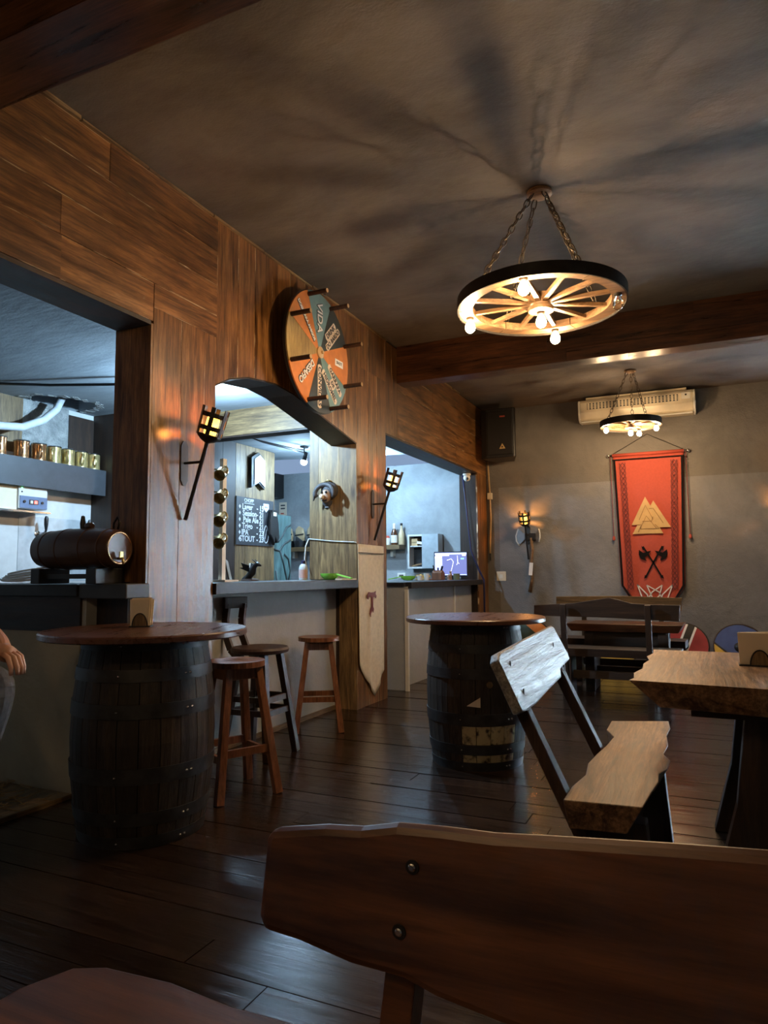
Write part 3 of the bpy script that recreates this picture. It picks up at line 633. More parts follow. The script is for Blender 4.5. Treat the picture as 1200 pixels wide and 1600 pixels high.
def napkin_holder(label, c, rz, w=0.10, h=0.12):
    t = thing('napkin_holder', label, 'napkin holder', c, rz, 'napkin holders')
    MB().bx(-w/2-.008,w/2+.008,-.036,.036,0,0.006).build('base', 'black', t, world=False)
    for s in (-1, 1):
        pts = [(-0.036*math.cos(a), s*0.031, 0.004+0.062*math.sin(a)) for a in [PI*i/14 for i in range(15)]]
        MB().tube(pts, 0.003, 6).build('wire_arch', 'black', t, world=False)
        MB().prism([(-0.034*math.cos(PI*i/14), 0.004+0.06*math.sin(PI*i/14)) for i in range(15)], 0.003, lambda u,v,ww: (u, s*0.029+ww-.0015, v)).build('side_plate', 'old_z', t, world=False)
    mb = MB()
    for i in range(9):
        yy = -0.024+i*0.0058; o = random.uniform(-.006,.006)
        mb.prism([(-w/2+o,0.007),(w/2+o,0.007),(w/2+o+0.006,h+random.uniform(-.006,.006)),(-w/2+o-0.004,h+random.uniform(-.008,.004))], 0.0045, lambda u,v,ww: (u, yy+ww, v))
    mb.build('napkins', 'paper', t, world=False)
    return t
napkin_holder('small wire napkin holder on the foreground barrel table', (0.21,2.63,0.90), D(30), 0.085, 0.135)
napkin_holder('wire napkin holder with pale napkins on the slab table at right', (2.92,3.30,0.76), D(0), 0.14, 0.135)

def stool(label, c, rz, zs=0.68, half=0.165, mat='stool', rs=0.155):
    t = thing('bar_stool', label, 'stool', c, rz, 'wooden bar stools')
    tp = 0.085; zt = zs-0.03
    legs = [(sx, sy) for sx in (-1,1) for sy in (-1,1)]
    P = lambda sx, sy, z: Vector((sx*(half+(tp-half)*z/zt), sy*(half+(tp-half)*z/zt), z))
    for sx, sy in legs: MB().bar(P(sx,sy,0), P(sx,sy,zt), 0.042, 0.042, up=(0,1,0), w2=0.038, h2=0.038).build('leg', mat, t, world=False, bevel=0.003)
    for z, w in ((zt-0.035, 0.055),(0.235, 0.038)):
        for a, b in (((-1,-1),(1,-1)),((-1,1),(1,1))): MB().bar(P(*a,z), P(*b,z), 0.02, w).build('stretcher', mat, t, world=False)
        z2 = z if z > 0.4 else z-0.03
        for a, b in (((-1,-1),(-1,1)),((1,-1),(1,1))): MB().bar(P(*a,z2), P(*b,z2), 0.02, w).build('stretcher', mat, t, world=False)
    k = 5   # seat of parallel slats cut to a circle
    for i in range(k):
        y0 = -rs+2*rs*i/k+0.001; y1 = -rs+2*rs*(i+1)/k-0.001; pts = []
        f = lambda yy: math.sqrt(max(0, rs*rs-yy*yy))
        ys = [y0+(y1-y0)*j/6 for j in range(7)]
        poly = [(f(yy), yy) for yy in ys]+[(-f(yy), yy) for yy in reversed(ys)]
        MB().prism(poly, 0.03, XY(zt)).build('seat_slat', mat, t, world=False)
    return t
stool('wooden bar stool with slatted round seat nearest the foreground barrel', (0.40,3.14,0), D(63), 0.69, 0.168)
stool('wooden bar stool standing alone below the arch counter by the pillar', (0.05,4.64,0), D(30), 0.68, 0.165)
# chair-like stool with a curved back post
t = thing('bar_chair', 'dark bar chair with round seat and curved back behind the near stool', 'chair', (0.07,3.84,0), 0)
P = lambda sx, sy, z: Vector((0.07+sx*(0.175-0.085*z/0.65), 3.84+sy*(0.165-0.075*z/0.65), z))
for sx in (-1,1):
    for sy in (-1,1): MB().bar(P(sx,sy,0), P(sx,sy,0.65), 0.042, 0.042, up=(0,1,0)).build('leg', 'stool_dark', t, bevel=0.003)
for z in (0.28, 0.36):
    for a, b in (((-1,-1),(1,-1)),((-1,1),(1,1)),((-1,-1),(-1,1)),((1,-1),(1,1))): MB().bar(P(*a,z), P(*b,z), 0.02, 0.035).build('stretcher', 'stool_dark', t)
MB().lathe([(0,0.64),(0.15,0.64),(0.185,0.65),(0.19,0.668),(0.18,0.682),(0,0.682)], (0.07,3.84,0), 32, caps=False).build('seat', 'stool_dark', t, smooth=True)
for s in (-0.055, 0.055):
    a = Vector((0.07,3.84,0)); pts = []
    for u, z in ((-0.11,0.60),(-0.19,0.66),(-0.235,0.75),(-0.24,0.86),(-0.225,0.96)): pts.append(a+Vector((u*0.92+s*0.45, s-u*0.05, z)))
    mb = MB()
    for p, q in zip(pts, pts[1:]): mb.bar(p, q, 0.022, 0.045, up=(1,0,0))
    mb.build('back_post', 'stool_dark', t)
MB().bar((-0.165,3.76,0.965),(-0.115,3.94,0.965),0.03,0.075).build('back_rail', 'stool_dark', t, bevel=0.004)

# ---------- benches made of live-edge slabs
def wavy(pts, amp, n=6, seed=1):
    rnd = random.Random(seed); out = []
    for (a, b) in zip(pts, pts[1:]):
        for i in range(n):
            t_ = i/n; out.append((a[0]+(b[0]-a[0])*t_+rnd.uniform(-amp,amp)*(i>0), a[1]+(b[1]-a[1])*t_+rnd.uniform(-amp,amp)*(i>0)))
    out.append(pts[-1]); return out
def slab(top, bot, z1, z0):
    n = len(top); return MB().add([(x,y,z1) for x,y in top]+[(x,y,z0) for x,y in bot], [tuple(range(n)), tuple(range(n,2*n))[::-1]]+[(i,n+i,n+(i+1)%n,(i+1)%n) for i in range(n)])
# the bench whose backrest colour is paled for its daylight sheen, beside the slab table
t = thing('slab_bench', 'live-edge bench with silvery sheen put into the backrest colour beside the slab table', 'bench', (2.42,2.9,0), 0, 'live-edge slab benches')
right = [(2.532,2.27),(2.548,2.45),(2.560,2.56),(2.556,2.66),(2.580,2.74),(2.584,2.86),(2.556,2.95),(2.566,3.1),(2.552,3.28),(2.560,3.44),(2.545,3.60)]
left = [(2.298,3.50),(2.30,3.3),(2.345,3.17),(2.335,3.0),(2.318,2.85),(2.308,2.7),(2.322,2.55),(2.302,2.4),(2.300,2.25)]
top = right+left; bot = [(x-0.05 if i < len(right) else x+0.015, y) for i, (x, y) in enumerate(top)]
slab(top, bot, 0.45, 0.365).build('seat', 'slab_y', t, bevel=0.004)
for y0, y1 in ((2.36,2.44),(3.25,3.33)):
    MB().prism([(2.30,0),(2.56,0),(2.53,0.37),(2.33,0.37)], y1-y0, lambda u,v,w: (u, y0+w, v)).build('leg_slab', 'dark_z', t, bevel=0.004)
MB().bx(2.40,2.45,2.42,3.27,0.14,0.22).build('stretcher', 'dark_y', t)
MB().tube([(2.425,2.30,0.18),(2.425,2.38,0.18)], 0.02, 8).build('peg', 'dark_y', t)
def P_(y, z): return Vector((2.315-(z-0.42)*0.48+(y-2.3)*0.02, y, z))
for yy, zt in ((2.36,0.83),(3.03,0.83)):
    MB().bar(P_(yy,0.30)+Vector((-0.03,0,0)), P_(yy,zt)+Vector((-0.03,0,0)), 0.06, 0.04, up=(1,0,0.4)).build('back_post', 'post', t, bevel=0.003)
bk = [(2.26,0.705),(2.30,0.700),(2.45,0.700),(2.70,0.715),(2.92,0.725),(2.97,0.752),(3.20,0.765),(3.215,0.79),(3.20,0.905),(3.17,0.915),(2.7,0.90),(2.31,0.885),(2.265,0.865)]
d_ = Vector((0.90,0,0.43))*-0.035
MB().prism(bk, 1.0, lambda u,v,w: P_(u,v)+d_*w).build('backrest', 'grey_slab', t, bevel=0.006)
for yy in (2.36,3.03):
    for zz in (0.75,0.84):
        p = P_(yy,zz); MB().bar(p+Vector((0.001,0,0.012)), p+Vector((0.002,0,-0.014)), 0.008, 0.004, up=(1,0,0.4)).build('bolt_slot', 'black', t)

# slab table at right
t = thing('slab_table', 'thick live-edge slab table with pale scratched top at right', 'table', (2.9,3.25,0), 0)
le = [(2.478,3.795),(2.486,3.62),(2.468,3.48),(2.487,3.34),(2.474,3.2),(2.483,3.05),(2.462,2.9),(2.474,2.76),(2.462,2.70)]
top = [(2.95,2.655)]+[(2.95,3.79)]+le
bot = [(2.95,2.70),(2.95,3.75)]+[(x+0.10,min(3.72,max(2.76,y))) for x,y in le]
slab(top, bot, 0.76, 0.66).build('top_plank', 'slab_y', t, bevel=0.003)
top = [(2.958,2.654),(3.42,2.62),(3.45,3.2),(3.42,3.80),(2.958,3.79)]; bot = [(2.958,2.70),(3.36,2.68),(3.38,3.2),(3.36,3.74),(2.958,3.75)]
slab(top, bot, 0.76, 0.66).build('top_plank', 'slab_y', t, bevel=0.003)
for yy in (2.90,3.52):
    MB().prism([(2.72,0),(3.14,0),(3.06,0.30),(3.10,0.62),(2.84,0.62),(2.80,0.30)], 0.09, lambda u,v,w: (u, yy+w, v)).build('leg_slab', 'dark_z', t, bevel=0.004)
    MB().bx(2.66,3.3,yy-0.005,yy+0.095,0.61,0.66).build('cross_batten', 'dark_x', t)
MB().bx(2.90,2.98,2.98,3.54,0.22,0.32).build('stretcher', 'dark_y', t)

# foreground bench seen from the camera's table
t = thing('slab_bench', 'reddish live-edge bench filling the bottom foreground', 'bench', (2.4,0.9,0), 0, 'live-edge slab benches')
top = [(1.62,0.60),(3.30,0.60),(3.32,0.99)]+[(3.1,1.005),(2.8,0.995),(2.5,1.006),(2.135,0.996),(2.0,0.99),(1.86,1.003),(1.72,0.992),(1.665,0.965),(1.63,0.88)]
bot = [(x+(0.02 if x < 1.7 else -0.0), y-(0.04 if y > 0.9 else -0.02)) for x, y in top]
slab(top, bot, 0.45, 0.375).build('seat', 'fg', t, bevel=0.01)
for x0 in (1.80,2.98): MB().prism([(0.62,0),(0.98,0),(0.93,0.38),(0.67,0.38)], 0.07, lambda u,v,w: (x0+w, u, v)).build('leg_slab', 'dark_z', t)
MB().bx(1.85,3.0,0.76,0.82,0.14,0.22).build('stretcher', 'dark_x', t)
def B_(x, z): return Vector((x, 1.00+(x-2.1)*0.05+(z-0.45)*0.22, z))
fgb = [(2.0423, 0.7192), (2.1423, 0.7355), (2.2062, 0.7399), (2.2671, 0.7524), (2.3425, 0.7554), (2.4244, 0.7558), (2.5019, 0.7614), (2.5935, 0.7672), (2.6795, 0.7726), (2.7916, 0.7783), (3.0, 0.781), (3.27, 0.77), (3.28, 0.53), (3.0, 0.515), (2.7738, 0.5048), (2.6235, 0.514), (2.4792, 0.5145), (2.4144, 0.5229), (2.3461, 0.5325), (2.2944, 0.5463), (2.2087, 0.5502), (2.116, 0.5659), (2.0494, 0.5709), (2.0377, 0.5906), (2.0367, 0.638), (2.0353, 0.7064)]
MB().prism(fgb, 0.030, lambda u,v,w: B_(u,v)+Vector((0,w-0.030,0))).build('backrest', 'fg', t, bevel=0.013)
for x0, z0 in [(2.2996, 0.6983), (2.2852, 0.6095)]:
    p = B_(x0,z0)+Vector((0,-0.030,0)); MB().lathe([(0.011,0.0),(0.011,0.003),(0.0,0.003)], p, 16, R90X).build('bolt_recess', 'black', t); MB().lathe([(0.0062,0.0),(0.0062,0.005),(0.004,0.0065),(0.0,0.0065)], p, 14, R90X).build('bolt', 'steel', t)
for x0 in (2.27,3.08): MB().bar(B_(x0,0.30)+Vector((0,0.018,0)), B_(x0+0.02,0.70)+Vector((0,0.018,0)), 0.05, 0.05, up=(0,1,0)).build('back_post', 'fg', t, bevel=0.003)

# two benches facing each other in the far bay
def far_bench(label, y, sgn, x0, x1, back, mat, seat_mat):
    """sgn=+1: sits facing +y (seat beyond the backrest as seen from the camera)"""
    t = thing('slab_bench', label, 'bench', ((x0+x1)/2, y, 0), 0, 'live-edge slab benches')
    ya, yb = (y+0.06*sgn, y+0.42*sgn); lo, hi = min(ya,yb), max(ya,yb)
    top = [(x0,lo),(x0+.5,lo+.012),(x1,lo)]+[(x1+.02,hi),((x0+x1)/2,hi-.015),(x0-.01,hi)]
    slab(top, [(x, yy+(0.015 if yy < (lo+hi)/2 else -0.015)) for x, yy in top], 0.45, 0.375).build('seat', seat_mat, t, bevel=0.004)
    for xx in (x0+0.2, x1-0.28): MB().bx(xx, xx+0.08, lo+.03, hi-.03, 0, 0.376).build('leg_slab', 'dark_z', t, bevel=0.003)
    MB().bx(x0+0.25, x1-0.25, (lo+hi)/2-.02, (lo+hi)/2+.02, 0.16, 0.23).build('stretcher', 'dark_x', t)
    for xx in (x0+0.25, x1-0.24):
        MB().bar((xx, y+0.03*sgn, 0.0), (xx, y-0.07*sgn, 0.86), 0.05, 0.045, up=(0,1,0)).build('back_post', 'dark_z', t, bevel=0.003)
    ff = lambda u,v,w: (u, y+(0.045+w-0.10*(v-0.4))*sgn, v)
    MB().prism(back, 0.04, ff).build('backrest', mat, t, bevel=0.004)
    return t
far_bench('dark bench seen from behind with a humped backrest in the far bay', 6.60, 1, 1.28, 2.50,
    [(1.245,0.747),(1.9,0.74),(2.51,0.718),(2.52,0.86),(2.30,0.862),(2.12,0.87),(2.02,0.90),(1.93,0.92),(1.84,0.905),(1.62,0.868),(1.25,0.845)], 'dark_x', 'dark_x')
far_bench('bench with backrest coloured pale as if lit standing below the red banner', 8.10, -1, 1.22, 2.52,
    [(1.18,0.735),(2.49,0.735),(2.50,0.872),(1.9,0.888),(1.176,0.878)], 'old_x', 'dark_x')  # paler backrest wood stands in for the light falling on it
t = thing('slab_table', 'low dark slab table between the two benches in the far bay', 'table', (2.0,7.32,0))
slab([(1.45,7.07),(2.0,7.06),(2.52,7.08),(2.54,7.58),(2.0,7.6),(1.47,7.57)], [(1.5,7.1),(2.0,7.09),(2.48,7.11),(2.5,7.55),(2.0,7.57),(1.5,7.54)], 0.65, 0.575).build('top_plank', 'beam_x', t, bevel=0.004)
for xx in (1.62, 2.30): MB().bx(xx,xx+0.09,7.14,7.52,0,0.576).build('leg_slab', 'dark_z', t, bevel=0.003)
MB().bx(1.65,2.36,7.16,7.19,0.42,0.57).build('apron', 'dark_x', t); MB().bx(1.65,2.36,7.30,7.36,0.15,0.22).build('stretcher', 'dark_x', t)

# ================================================================== BAR COUNTERS AND CONTENTS
t = thing('bar_counter', 'pale grey counter with black top filling the arch opening', 'counter', (-0.2,4.4,0))
MB().bx(-0.28,-0.20,3.442,5.368,0,1.03).build('front_panel', 'counter_paint', t)
MB().bx(-0.62,0.02,3.445,5.366,1.03,1.10).build('countertop', 'counter_top', t, bevel=0.004)
MB().bx(-0.20,-0.185,3.442,5.368,0,0.035).build('skirting', 'old_y', t)
t = thing('tap_counter', 'cream-fronted counter end with black top carrying the keg', 'counter', (-0.9,2.8,0))
MB().bx(-2.2,-0.30,2.72,2.80,0,0.85).build('end_panel', 'cream_paint', t)
MB().bx(-2.2,-0.30,2.715,2.80,0.85,1.04).build('dark_fascia', 'dark_x', t)
MB().bx(-2.2,-0.30,2.69,3.40,1.04,1.105).build('countertop', 'counter_top', t, bevel=0.004)
MB().bx(-0.30,0.035,2.70,2.868,1.03,1.108).build('countertop_end', 'charcoal', t, bevel=0.006)
MB().bx(-0.30,-0.27,2.73,2.865,0,1.03).build('post', 'counter_paint', t)
MB().bx(-0.27,-0.05,2.80,2.868,0,1.03).build('dark_infill', 'dark_z', t)
t = thing('monitor_counter', 'grey counter with black top and pale end panel beyond the pennant pillar', 'counter', (-0.3,7.6,0))
MB().bx(-0.60,-0.10,6.45,8.93,0,1.0).build('body', 'counter_paint', t)
MB().bx(-0.85,0.03,6.43,6.448,0,1.02).build('end_panel', 'counter_paint', t)
MB().bx(0.01,0.045,6.40,6.43,0,0.99).build('edge_strip', 'white_plastic', t)
MB().bx(-0.70,0.06,6.46,8.93,1.0,1.065).build('countertop', 'counter_top', t, bevel=0.004)
MB().bx(-0.9,0.0,6.41,6.47,1.02,1.062).build('countertop_end', 'counter_top', t)
MB().bx(-0.10,-0.085,8.2,8.23,0,1.0).build('seam_batten', 'white_plastic', t)

# mug shelf and mugs
t = thing('mug_shelf', 'charcoal wall shelf holding a row of beer mugs', 'shelf', (-2.7,4.0,1.93))
MB().bx(-2.62,-2.60,2.6,5.04,1.93,2.18).build('fascia', 'charcoal', t)
MB().bx(-2.798,-2.62,2.6,5.04,2.15,2.175).build('shelf_board', 'white_panel', t)
def mug(mat, r=0.063, h=0.165):
    t = thing('beer_mug', '', 'mug', (0,0,0), 0, 'beer mugs on the charcoal shelf')
    MB().lathe([(0,0),(r*1.02,0),(r*1.05,0.012),(r,0.02),(r*0.97,h*0.5),(r,h-0.02),(r*1.04,h-0.008),(r*1.02,h),(r*0.9,h),(r*0.88,0.02),(0,0.018)], (0,0,0), 20, caps=False).build('body', mat, t, smooth=True, world=False)
    MB().lathe([(r*1.05,h-0.012),(r*1.09,h-0.006),(r*1.05,h)], (0,0,0), 20, caps=False).build('rim_band', 'steel', t, smooth=True, world=False)
    pts = [(0, -r*0.95-0.045*math.sin(a), h*0.5+0.052*math.cos(a)) for a in [PI*i/10 for i in range(11)]]
    MB().tube(pts, 0.009, 8).build('handle', mat, t, smooth='all', world=False)
    return t
mc, mg = mug('copper'), mug('gold_mug')
ml = ['copper beer mug at the far left end of the charcoal shelf','large copper beer mug second from the left on the charcoal shelf','copper beer mug third from the left on the charcoal shelf','dark copper beer mug fourth along the charcoal shelf','golden beer mug fifth along the charcoal shelf','golden beer mug sixth along the charcoal shelf','pale golden beer mug seventh along the charcoal shelf','pale golden beer mug beside the pillar at the shelf end']
first = {}
for i, yy in enumerate((3.73,3.95,4.17,4.345,4.505,4.66,4.815,4.965)):
    src = mc if i < 4 else mg; rz = random.uniform(0.7, 1.15)
    if id(src) not in first: first[id(src)] = 1; src.location = (-2.695, yy, 2.177); src.rotation_euler = (0,0,rz); src['label'] = ml[i]
    else: dup(src, (-2.695, yy, 2.177), rz, ml[i])
# control box and taps
t = thing('control_box', 'beer cooler control box with small lights under the mug shelf', 'control box', (-2.7,4.2,1.72))
MB().bx(-2.798,-2.66,3.86,4.12,1.72,1.965).build('cream_case', 'cream_plastic', t)
MB().bx(-2.798,-2.64,4.12,4.41,1.74,1.97).build('body', 'white_panel', t, bevel=0.006)
MB().bx(-2.64,-2.634,4.13,4.405,1.745,1.85).build('blue_plate', 'steel_blue', t)
MB().bx(-2.634,-2.63,4.22,4.31,1.78,1.82).build('display', 'black_gloss', t)
MB().bx(-2.63,-2.628,4.27,4.30,1.787,1.813).build('red_digit', 'led_red', t); MB().bx(-2.63,-2.628,4.23,4.255,1.787,1.813).build('pale_digit', 'white_panel', t)
for yy in (4.17,4.35): MB().lathe([(0.012,0),(0.012,0.01),(0,0.01)], (-2.634,yy,1.80), 12, R90Y).build('knob', 'black_gloss', t)
for zz, mm in ((1.945,'led_green'),(1.915,'led_green'),(1.885,'black_gloss')): MB().lathe([(0.008,0),(0.006,0.005),(0,0.006)], (-2.64,4.15,zz), 10, R90Y).build('indicator', mm, t)
MB().bx(-2.798,-2.60,3.86,4.42,1.705,1.72).build('bracket_shelf', 'steel', t)
def tap(yy, label):
    t = thing('beer_tap', label, 'tap', (-2.79,yy,1.5), 0, 'beer taps')
    MB().tube([(-2.795,yy,1.535),(-2.68,yy,1.535)], 0.013, 10).build('shank', 'steel', t, smooth='all')
    MB().lathe([(0.03,0),(0.03,0.006),(0.015,0.012)], (-2.795,yy,1.535), 14, R90Y).build('flange', 'steel', t)
    MB().tube([(-2.69,yy,1.56),(-2.68,yy,1.52),(-2.665,yy,1.49),(-2.66,yy,1.45)], 0.011, 10).build('spout', 'steel', t, smooth='all')
    MB().lathe([(0.008,0),(0.012,0.02),(0.018,0.06),(0.019,0.11),(0.012,0.135),(0,0.14)], (-2.68,yy,1.555), 12).build('tap_handle', 'black_gloss', t, smooth=True)
tap(4.44, 'chrome beer tap with black handle on the white wall left of the keg')
tap(4.93, 'chrome beer tap with black handle showing just above the keg')
# keg on its stand
KX0, KX1, KY, KZ, KR = -0.63, -0.06, 2.748, 1.295, 0.112
t = thing('beer_keg', 'small dark brown barrel keg lying on a black stand', 'keg', (-0.34,KY,1.108))
L_ = KX1-KX0; pr = [(0,0),(0.082,0),(0.09,0.004)]
for i in range(0, 13): u = i/12; pr.append((0.094+(KR-0.094)*(1-(2*u-1)**2), 0.006+u*(L_-0.012)))
pr += [(0.088,L_),(0.084,L_-0.004),(0,L_-0.006)]
MB().lathe(pr, (KX0,KY,KZ), 32, R90Y, caps=False).build('body', 'keg', t, smooth=True)
for u in (0.13,0.36,0.66,0.88):
    r = 0.094+(KR-0.094)*(1-(2*u-1)**2)
    MB().lathe([(r,-.006),(r+.003,-.004),(r+.003,.004),(r,.006)], (KX0+u*L_,KY,KZ), 32, R90Y, caps=False).build('ridge', 'keg', t, smooth=True)
MB().lathe([(0.076,0),(0.080,0.003),(0.084,0.003)], (KX1-0.004,KY,KZ), 32, R90Y, caps=False).build('end_ring', 'copper', t)
MB().tube([(KX1-0.006,KY-0.01,KZ-0.055),(KX1+0.03,KY-0.01,KZ-0.055),(KX1+0.035,KY-0.01,KZ-0.085)], 0.007, 8).build('spigot', 'brass', t, smooth='all')
MB().bar((KX1+0.02,KY-0.012,KZ-0.02),(KX1+0.02,KY-0.012,KZ-0.055), 0.022, 0.008).build('spigot_key', 'brass', t)
for xx in (KX0+0.06, KX1-0.10):
    MB().bx(xx-0.035,xx+0.035,KY-0.10,KY+0.10,1.108,1.19).build('stand_leg', 'black', t, bevel=0.005)
for yy in (KY-0.06, KY+0.06): MB().bx(KX0+0.05,KX1-0.08,yy-.012,yy+.012,1.135,1.16).build('stand_rail', 'black', t)
MB().lathe([(0.013,0),(0.016,0.03),(0.010,0.07),(0,0.075)], (-0.335,KY,KZ+KR-0.004), 12).build('vent_valve', 'black_gloss', t, smooth=True)
MB().lathe([(0.014,0),(0.02,0.02),(0.018,0.045),(0.012,0.05)], (-0.31,KY,KZ+KR+0.012), 12, R90Y).build('valve_knob', 'keg', t, smooth=True)
MB().tube([(-0.13,KY+0.02,KZ+0.10),(-0.13,KY+0.02,KZ+0.135),(-0.105,KY+0.02,KZ+0.165),(-0.09,KY+0.02,KZ+0.14),(-0.10,KY+0.02,KZ+0.10)], 0.006, 7).build('bail_clip', 'iron', t, smooth='all')
# coil of cable
mb = MB(); rnd = random.Random(3)
for k in range(5):
    pts = []
    for i in range(22):
        a = 2*PI*i/22; pts.append((-1.10+0.19*math.cos(a)+rnd.uniform(-.006,.006), 3.02+0.11*math.sin(a)+0.012*k, 1.122+0.010*k+0.05*(1+math.sin(a+k*0.3))*0.5))
    mb.tube(pts, 0.007, 6, closed=True)
cc = mb.build('cable_coil', 'cable_white', None, smooth='all'); cc['kind'] = 'stuff'; tag(cc, 'loose coil of pale cable lying on the counter left of the keg', 'cable')
# ceiling pipe and cables in the bar
tag(MB().tube([(-2.5,3.2,2.37),(-2.52,3.7,2.375),(-2.54,4.05,2.425),(-2.56,4.27,2.53),(-2.58,4.42,2.66),(-2.60,4.50,2.80)], 0.034, 12).build('drain_pipe', 'pvc', None, smooth='all'), 'bent white drain pipe rising into the broken ceiling hole', 'pipe')
tag(MB().tube([(-2.78,3.6,2.735),(-2.1,3.95,2.715),(-1.4,4.2,2.70),(-0.5,4.6,2.715)], 0.012, 8).build('ceiling_cable', 'black_gloss', None, smooth='all'), 'single black cable strung under the bar ceiling above the mugs', 'cable')
for k, dz in enumerate((0.0, 0.03)):
    tag(MB().tube([(-1.93+k*0.06,6.0,2.735-dz*0.3),(-1.9+k*0.06,6.6,2.70-dz),(-1.8+k*0.03,7.2,2.69-dz),(-1.77,7.40,2.70-dz)], 0.008, 7).build('lamp_cable', 'black_gloss', None, smooth='all'), ('upper' if k == 0 else 'lower')+' black cable running to the spot lamp by the chalkboard', 'cable', 'lamp cables')
tag(MB().tube([(-0.05-0.28,6.2,2.735),(-0.9,7.2,2.71),(-1.3,8.4,2.72),(-1.6,9.3,2.735)], 0.011, 7).build('ceiling_cable', 'black_gloss', None, smooth='all'), 'black cable on the bar ceiling above the monitor counter', 'cable')

# chalkboard with the beer list
t = thing('chalkboard', 'black chalkboard listing beers and prices on the boarded bar wall', 'chalkboard', (-2.34,7.19,1.51))
MB().bx(-2.347,-2.335,6.80,7.59,1.51,2.095).build('board', 'chalkboard', t)
FX = lambda yy, zz: frame((-2.3335,yy,zz), (0,1,0), (0,0,1))
text_mesh('CHOPP', 0.06, 'heading', 'chalk', t, FX(7.05,2.055), 0.001)
MB().bx(-2.3345,-2.333,6.95,7.16,2.018,2.024).build('underline', 'chalk', t)
for i, (nm, pc, wd) in enumerate((('Lager','15',0),('Session','21',0),('Pale Ale','21',0),('Trigo','21',0),('IPA','23',0),('STOUT','23',0))):
    zz = 1.975-0.078*i
    MB().prism([(6.845,zz),(6.865,zz-0.026),(6.885,zz),(6.865,zz+0.026)], 0.0015, YZ(-2.3345)).build('diamond_bullet', 'chalk', t)
    text_mesh(nm, 0.098, 'beer_name', 'chalk', t, FX(6.90+0.024*len(nm),zz), 0.002); text_mesh('- '+pc, 0.098, 'beer_price', 'chalk', t, FX(7.29,zz), 0.002)
# little drawings: shield and hop bottle
MB().prism([(7.36,2.05),(7.36,1.99),(7.42,1.94),(7.48,1.99),(7.48,2.05)], 0.0015, YZ(-2.3345)).build('chalk_shield', 'chalk', t)
MB().bx(-2.3325,-2.332,7.385,7.455,2.0,2.01).build('shield_line', 'chalkboard', t)
dr = [(7.42+0.055*math.cos(a)*(1.0-0.35*max(0,math.sin(a))), 1.66+0.11*math.sin(a)) for a in [2*PI*i/20 for i in range(20)]]
MB().tube([(-2.334,a,b) for a, b in dr], 0.005, 5, closed=True).build('chalk_bottle', 'chalk', t)
MB().tube([(-2.334,7.40,1.60),(-2.334,7.42,1.68),(-2.334,7.43,1.72)], 0.004, 5).build('chalk_mark', 'chalk', t)
t = thing('arrow_plaque', 'black and silver chevron-cut plaque above the chalkboard', 'plaque', (-2.33,7.2,2.2))
ar = lambda s: [(7.20-.15*s,2.62-.04*s),(7.20-.15*s,2.24-.0*s),(7.20,2.30),(7.20+.15*s,2.24),(7.20+.15*s,2.62-.04*s),(7.20,2.70-.02*s)]
MB().prism([(7.05,2.60),(7.05,2.22),(7.20,2.29),(7.33,2.22),(7.33,2.60),(7.20,2.68)], 0.05, YZ(-2.348)).build('back_plate', 'black', t)
MB().prism([(7.10,2.585),(7.10,2.26),(7.21,2.31),(7.32,2.25),(7.32,2.585),(7.21,2.65)], 0.012, YZ(-2.298)).build('silver_face', plain('plaque_silver', (0.42,0.45,0.48), 0.3, metal=0.4), t)
t = thing('hanging_apron', 'black apron hanging on the chalkboard edge', 'apron', (-2.33,7.52,1.6))
MB().prism([(7.44,1.66),(7.50,1.60),(7.545,1.52),(7.56,1.62),(7.60,1.55),(7.66,1.63),(7.63,1.82),(7.58,1.97),(7.48,1.97),(7.44,1.84)], 0.05, YZ(-2.328)).build('cloth', 'black', t, bevel=0.012)
MB().bx(-2.330,-2.27,7.47,7.60,1.95,1.975).build('peg', 'black', t)
MB().bx(-2.279,-2.273,7.50,7.57,1.90,1.95).build('label_patch', 'sticker', t)
t = thing('light_switch', 'white switch plate on the boards under the chalkboard', 'switch', (-2.34,7.12,1.15))
MB().bx(-2.352,-2.338,7.08,7.155,1.15,1.29).build('plate', 'white_plastic', t, bevel=0.004); MB().bx(-2.338,-2.332,7.108,7.128,1.20,1.24).build('rocker', 'steel', t)
MB().bx(-2.352,-2.342,7.11,7.125,1.10,1.15).build('conduit', 'black', t)
t = thing('painted_board', 'tall teal board with dark painted scrolls beside the chalkboard wall', 'board', (-2.37,7.85,0))
MB().bx(-2.41,-2.37,7.64,8.07,0,1.94).build('board', 'teal_board', t)
for pts in ([(7.65,1.62),(7.75,1.58),(7.85,1.66),(7.95,1.78),(8.06,1.82)],[(7.65,1.48),(7.78,1.46),(7.9,1.56),(8.06,1.62)],[(7.80,1.46),(7.88,1.30),(7.95,1.12),(8.0,0.95)],[(7.70,1.2),(7.74,1.0),(7.70,0.8)],[(7.90,1.42),(8.0,1.36),(8.05,1.2),(8.0,1.05)]):
    MB().tube([(-2.369,a,b) for a, b in pts], 0.014, 6).build('painted_scroll', 'slate', t, smooth='all')
tag(MB().bx(-3.46,-3.34,9.15,9.39,2.36,2.74).build('wall_speaker', 'black', None, bevel=0.006), 'plain black box high on the far bar wall behind the chalkboard boards', 'speaker')
t = thing('wall_notice', 'small cream paper notice pinned to the far bar wall', 'notice', (-3.36,9.39,2.1))
MB().bx(-3.43,-3.29,9.392,9.398,2.09,2.30).build('paper', 'sticker', t)
for k, zz in enumerate((2.24,2.19)): MB().bx(-3.40,-3.32,9.389,9.393,zz,zz+0.02).build('printed_line', 'dark_print', t)
MB().bx(-3.40,-3.34,9.389,9.393,2.11,2.13).build('printed_line', 'red', t)
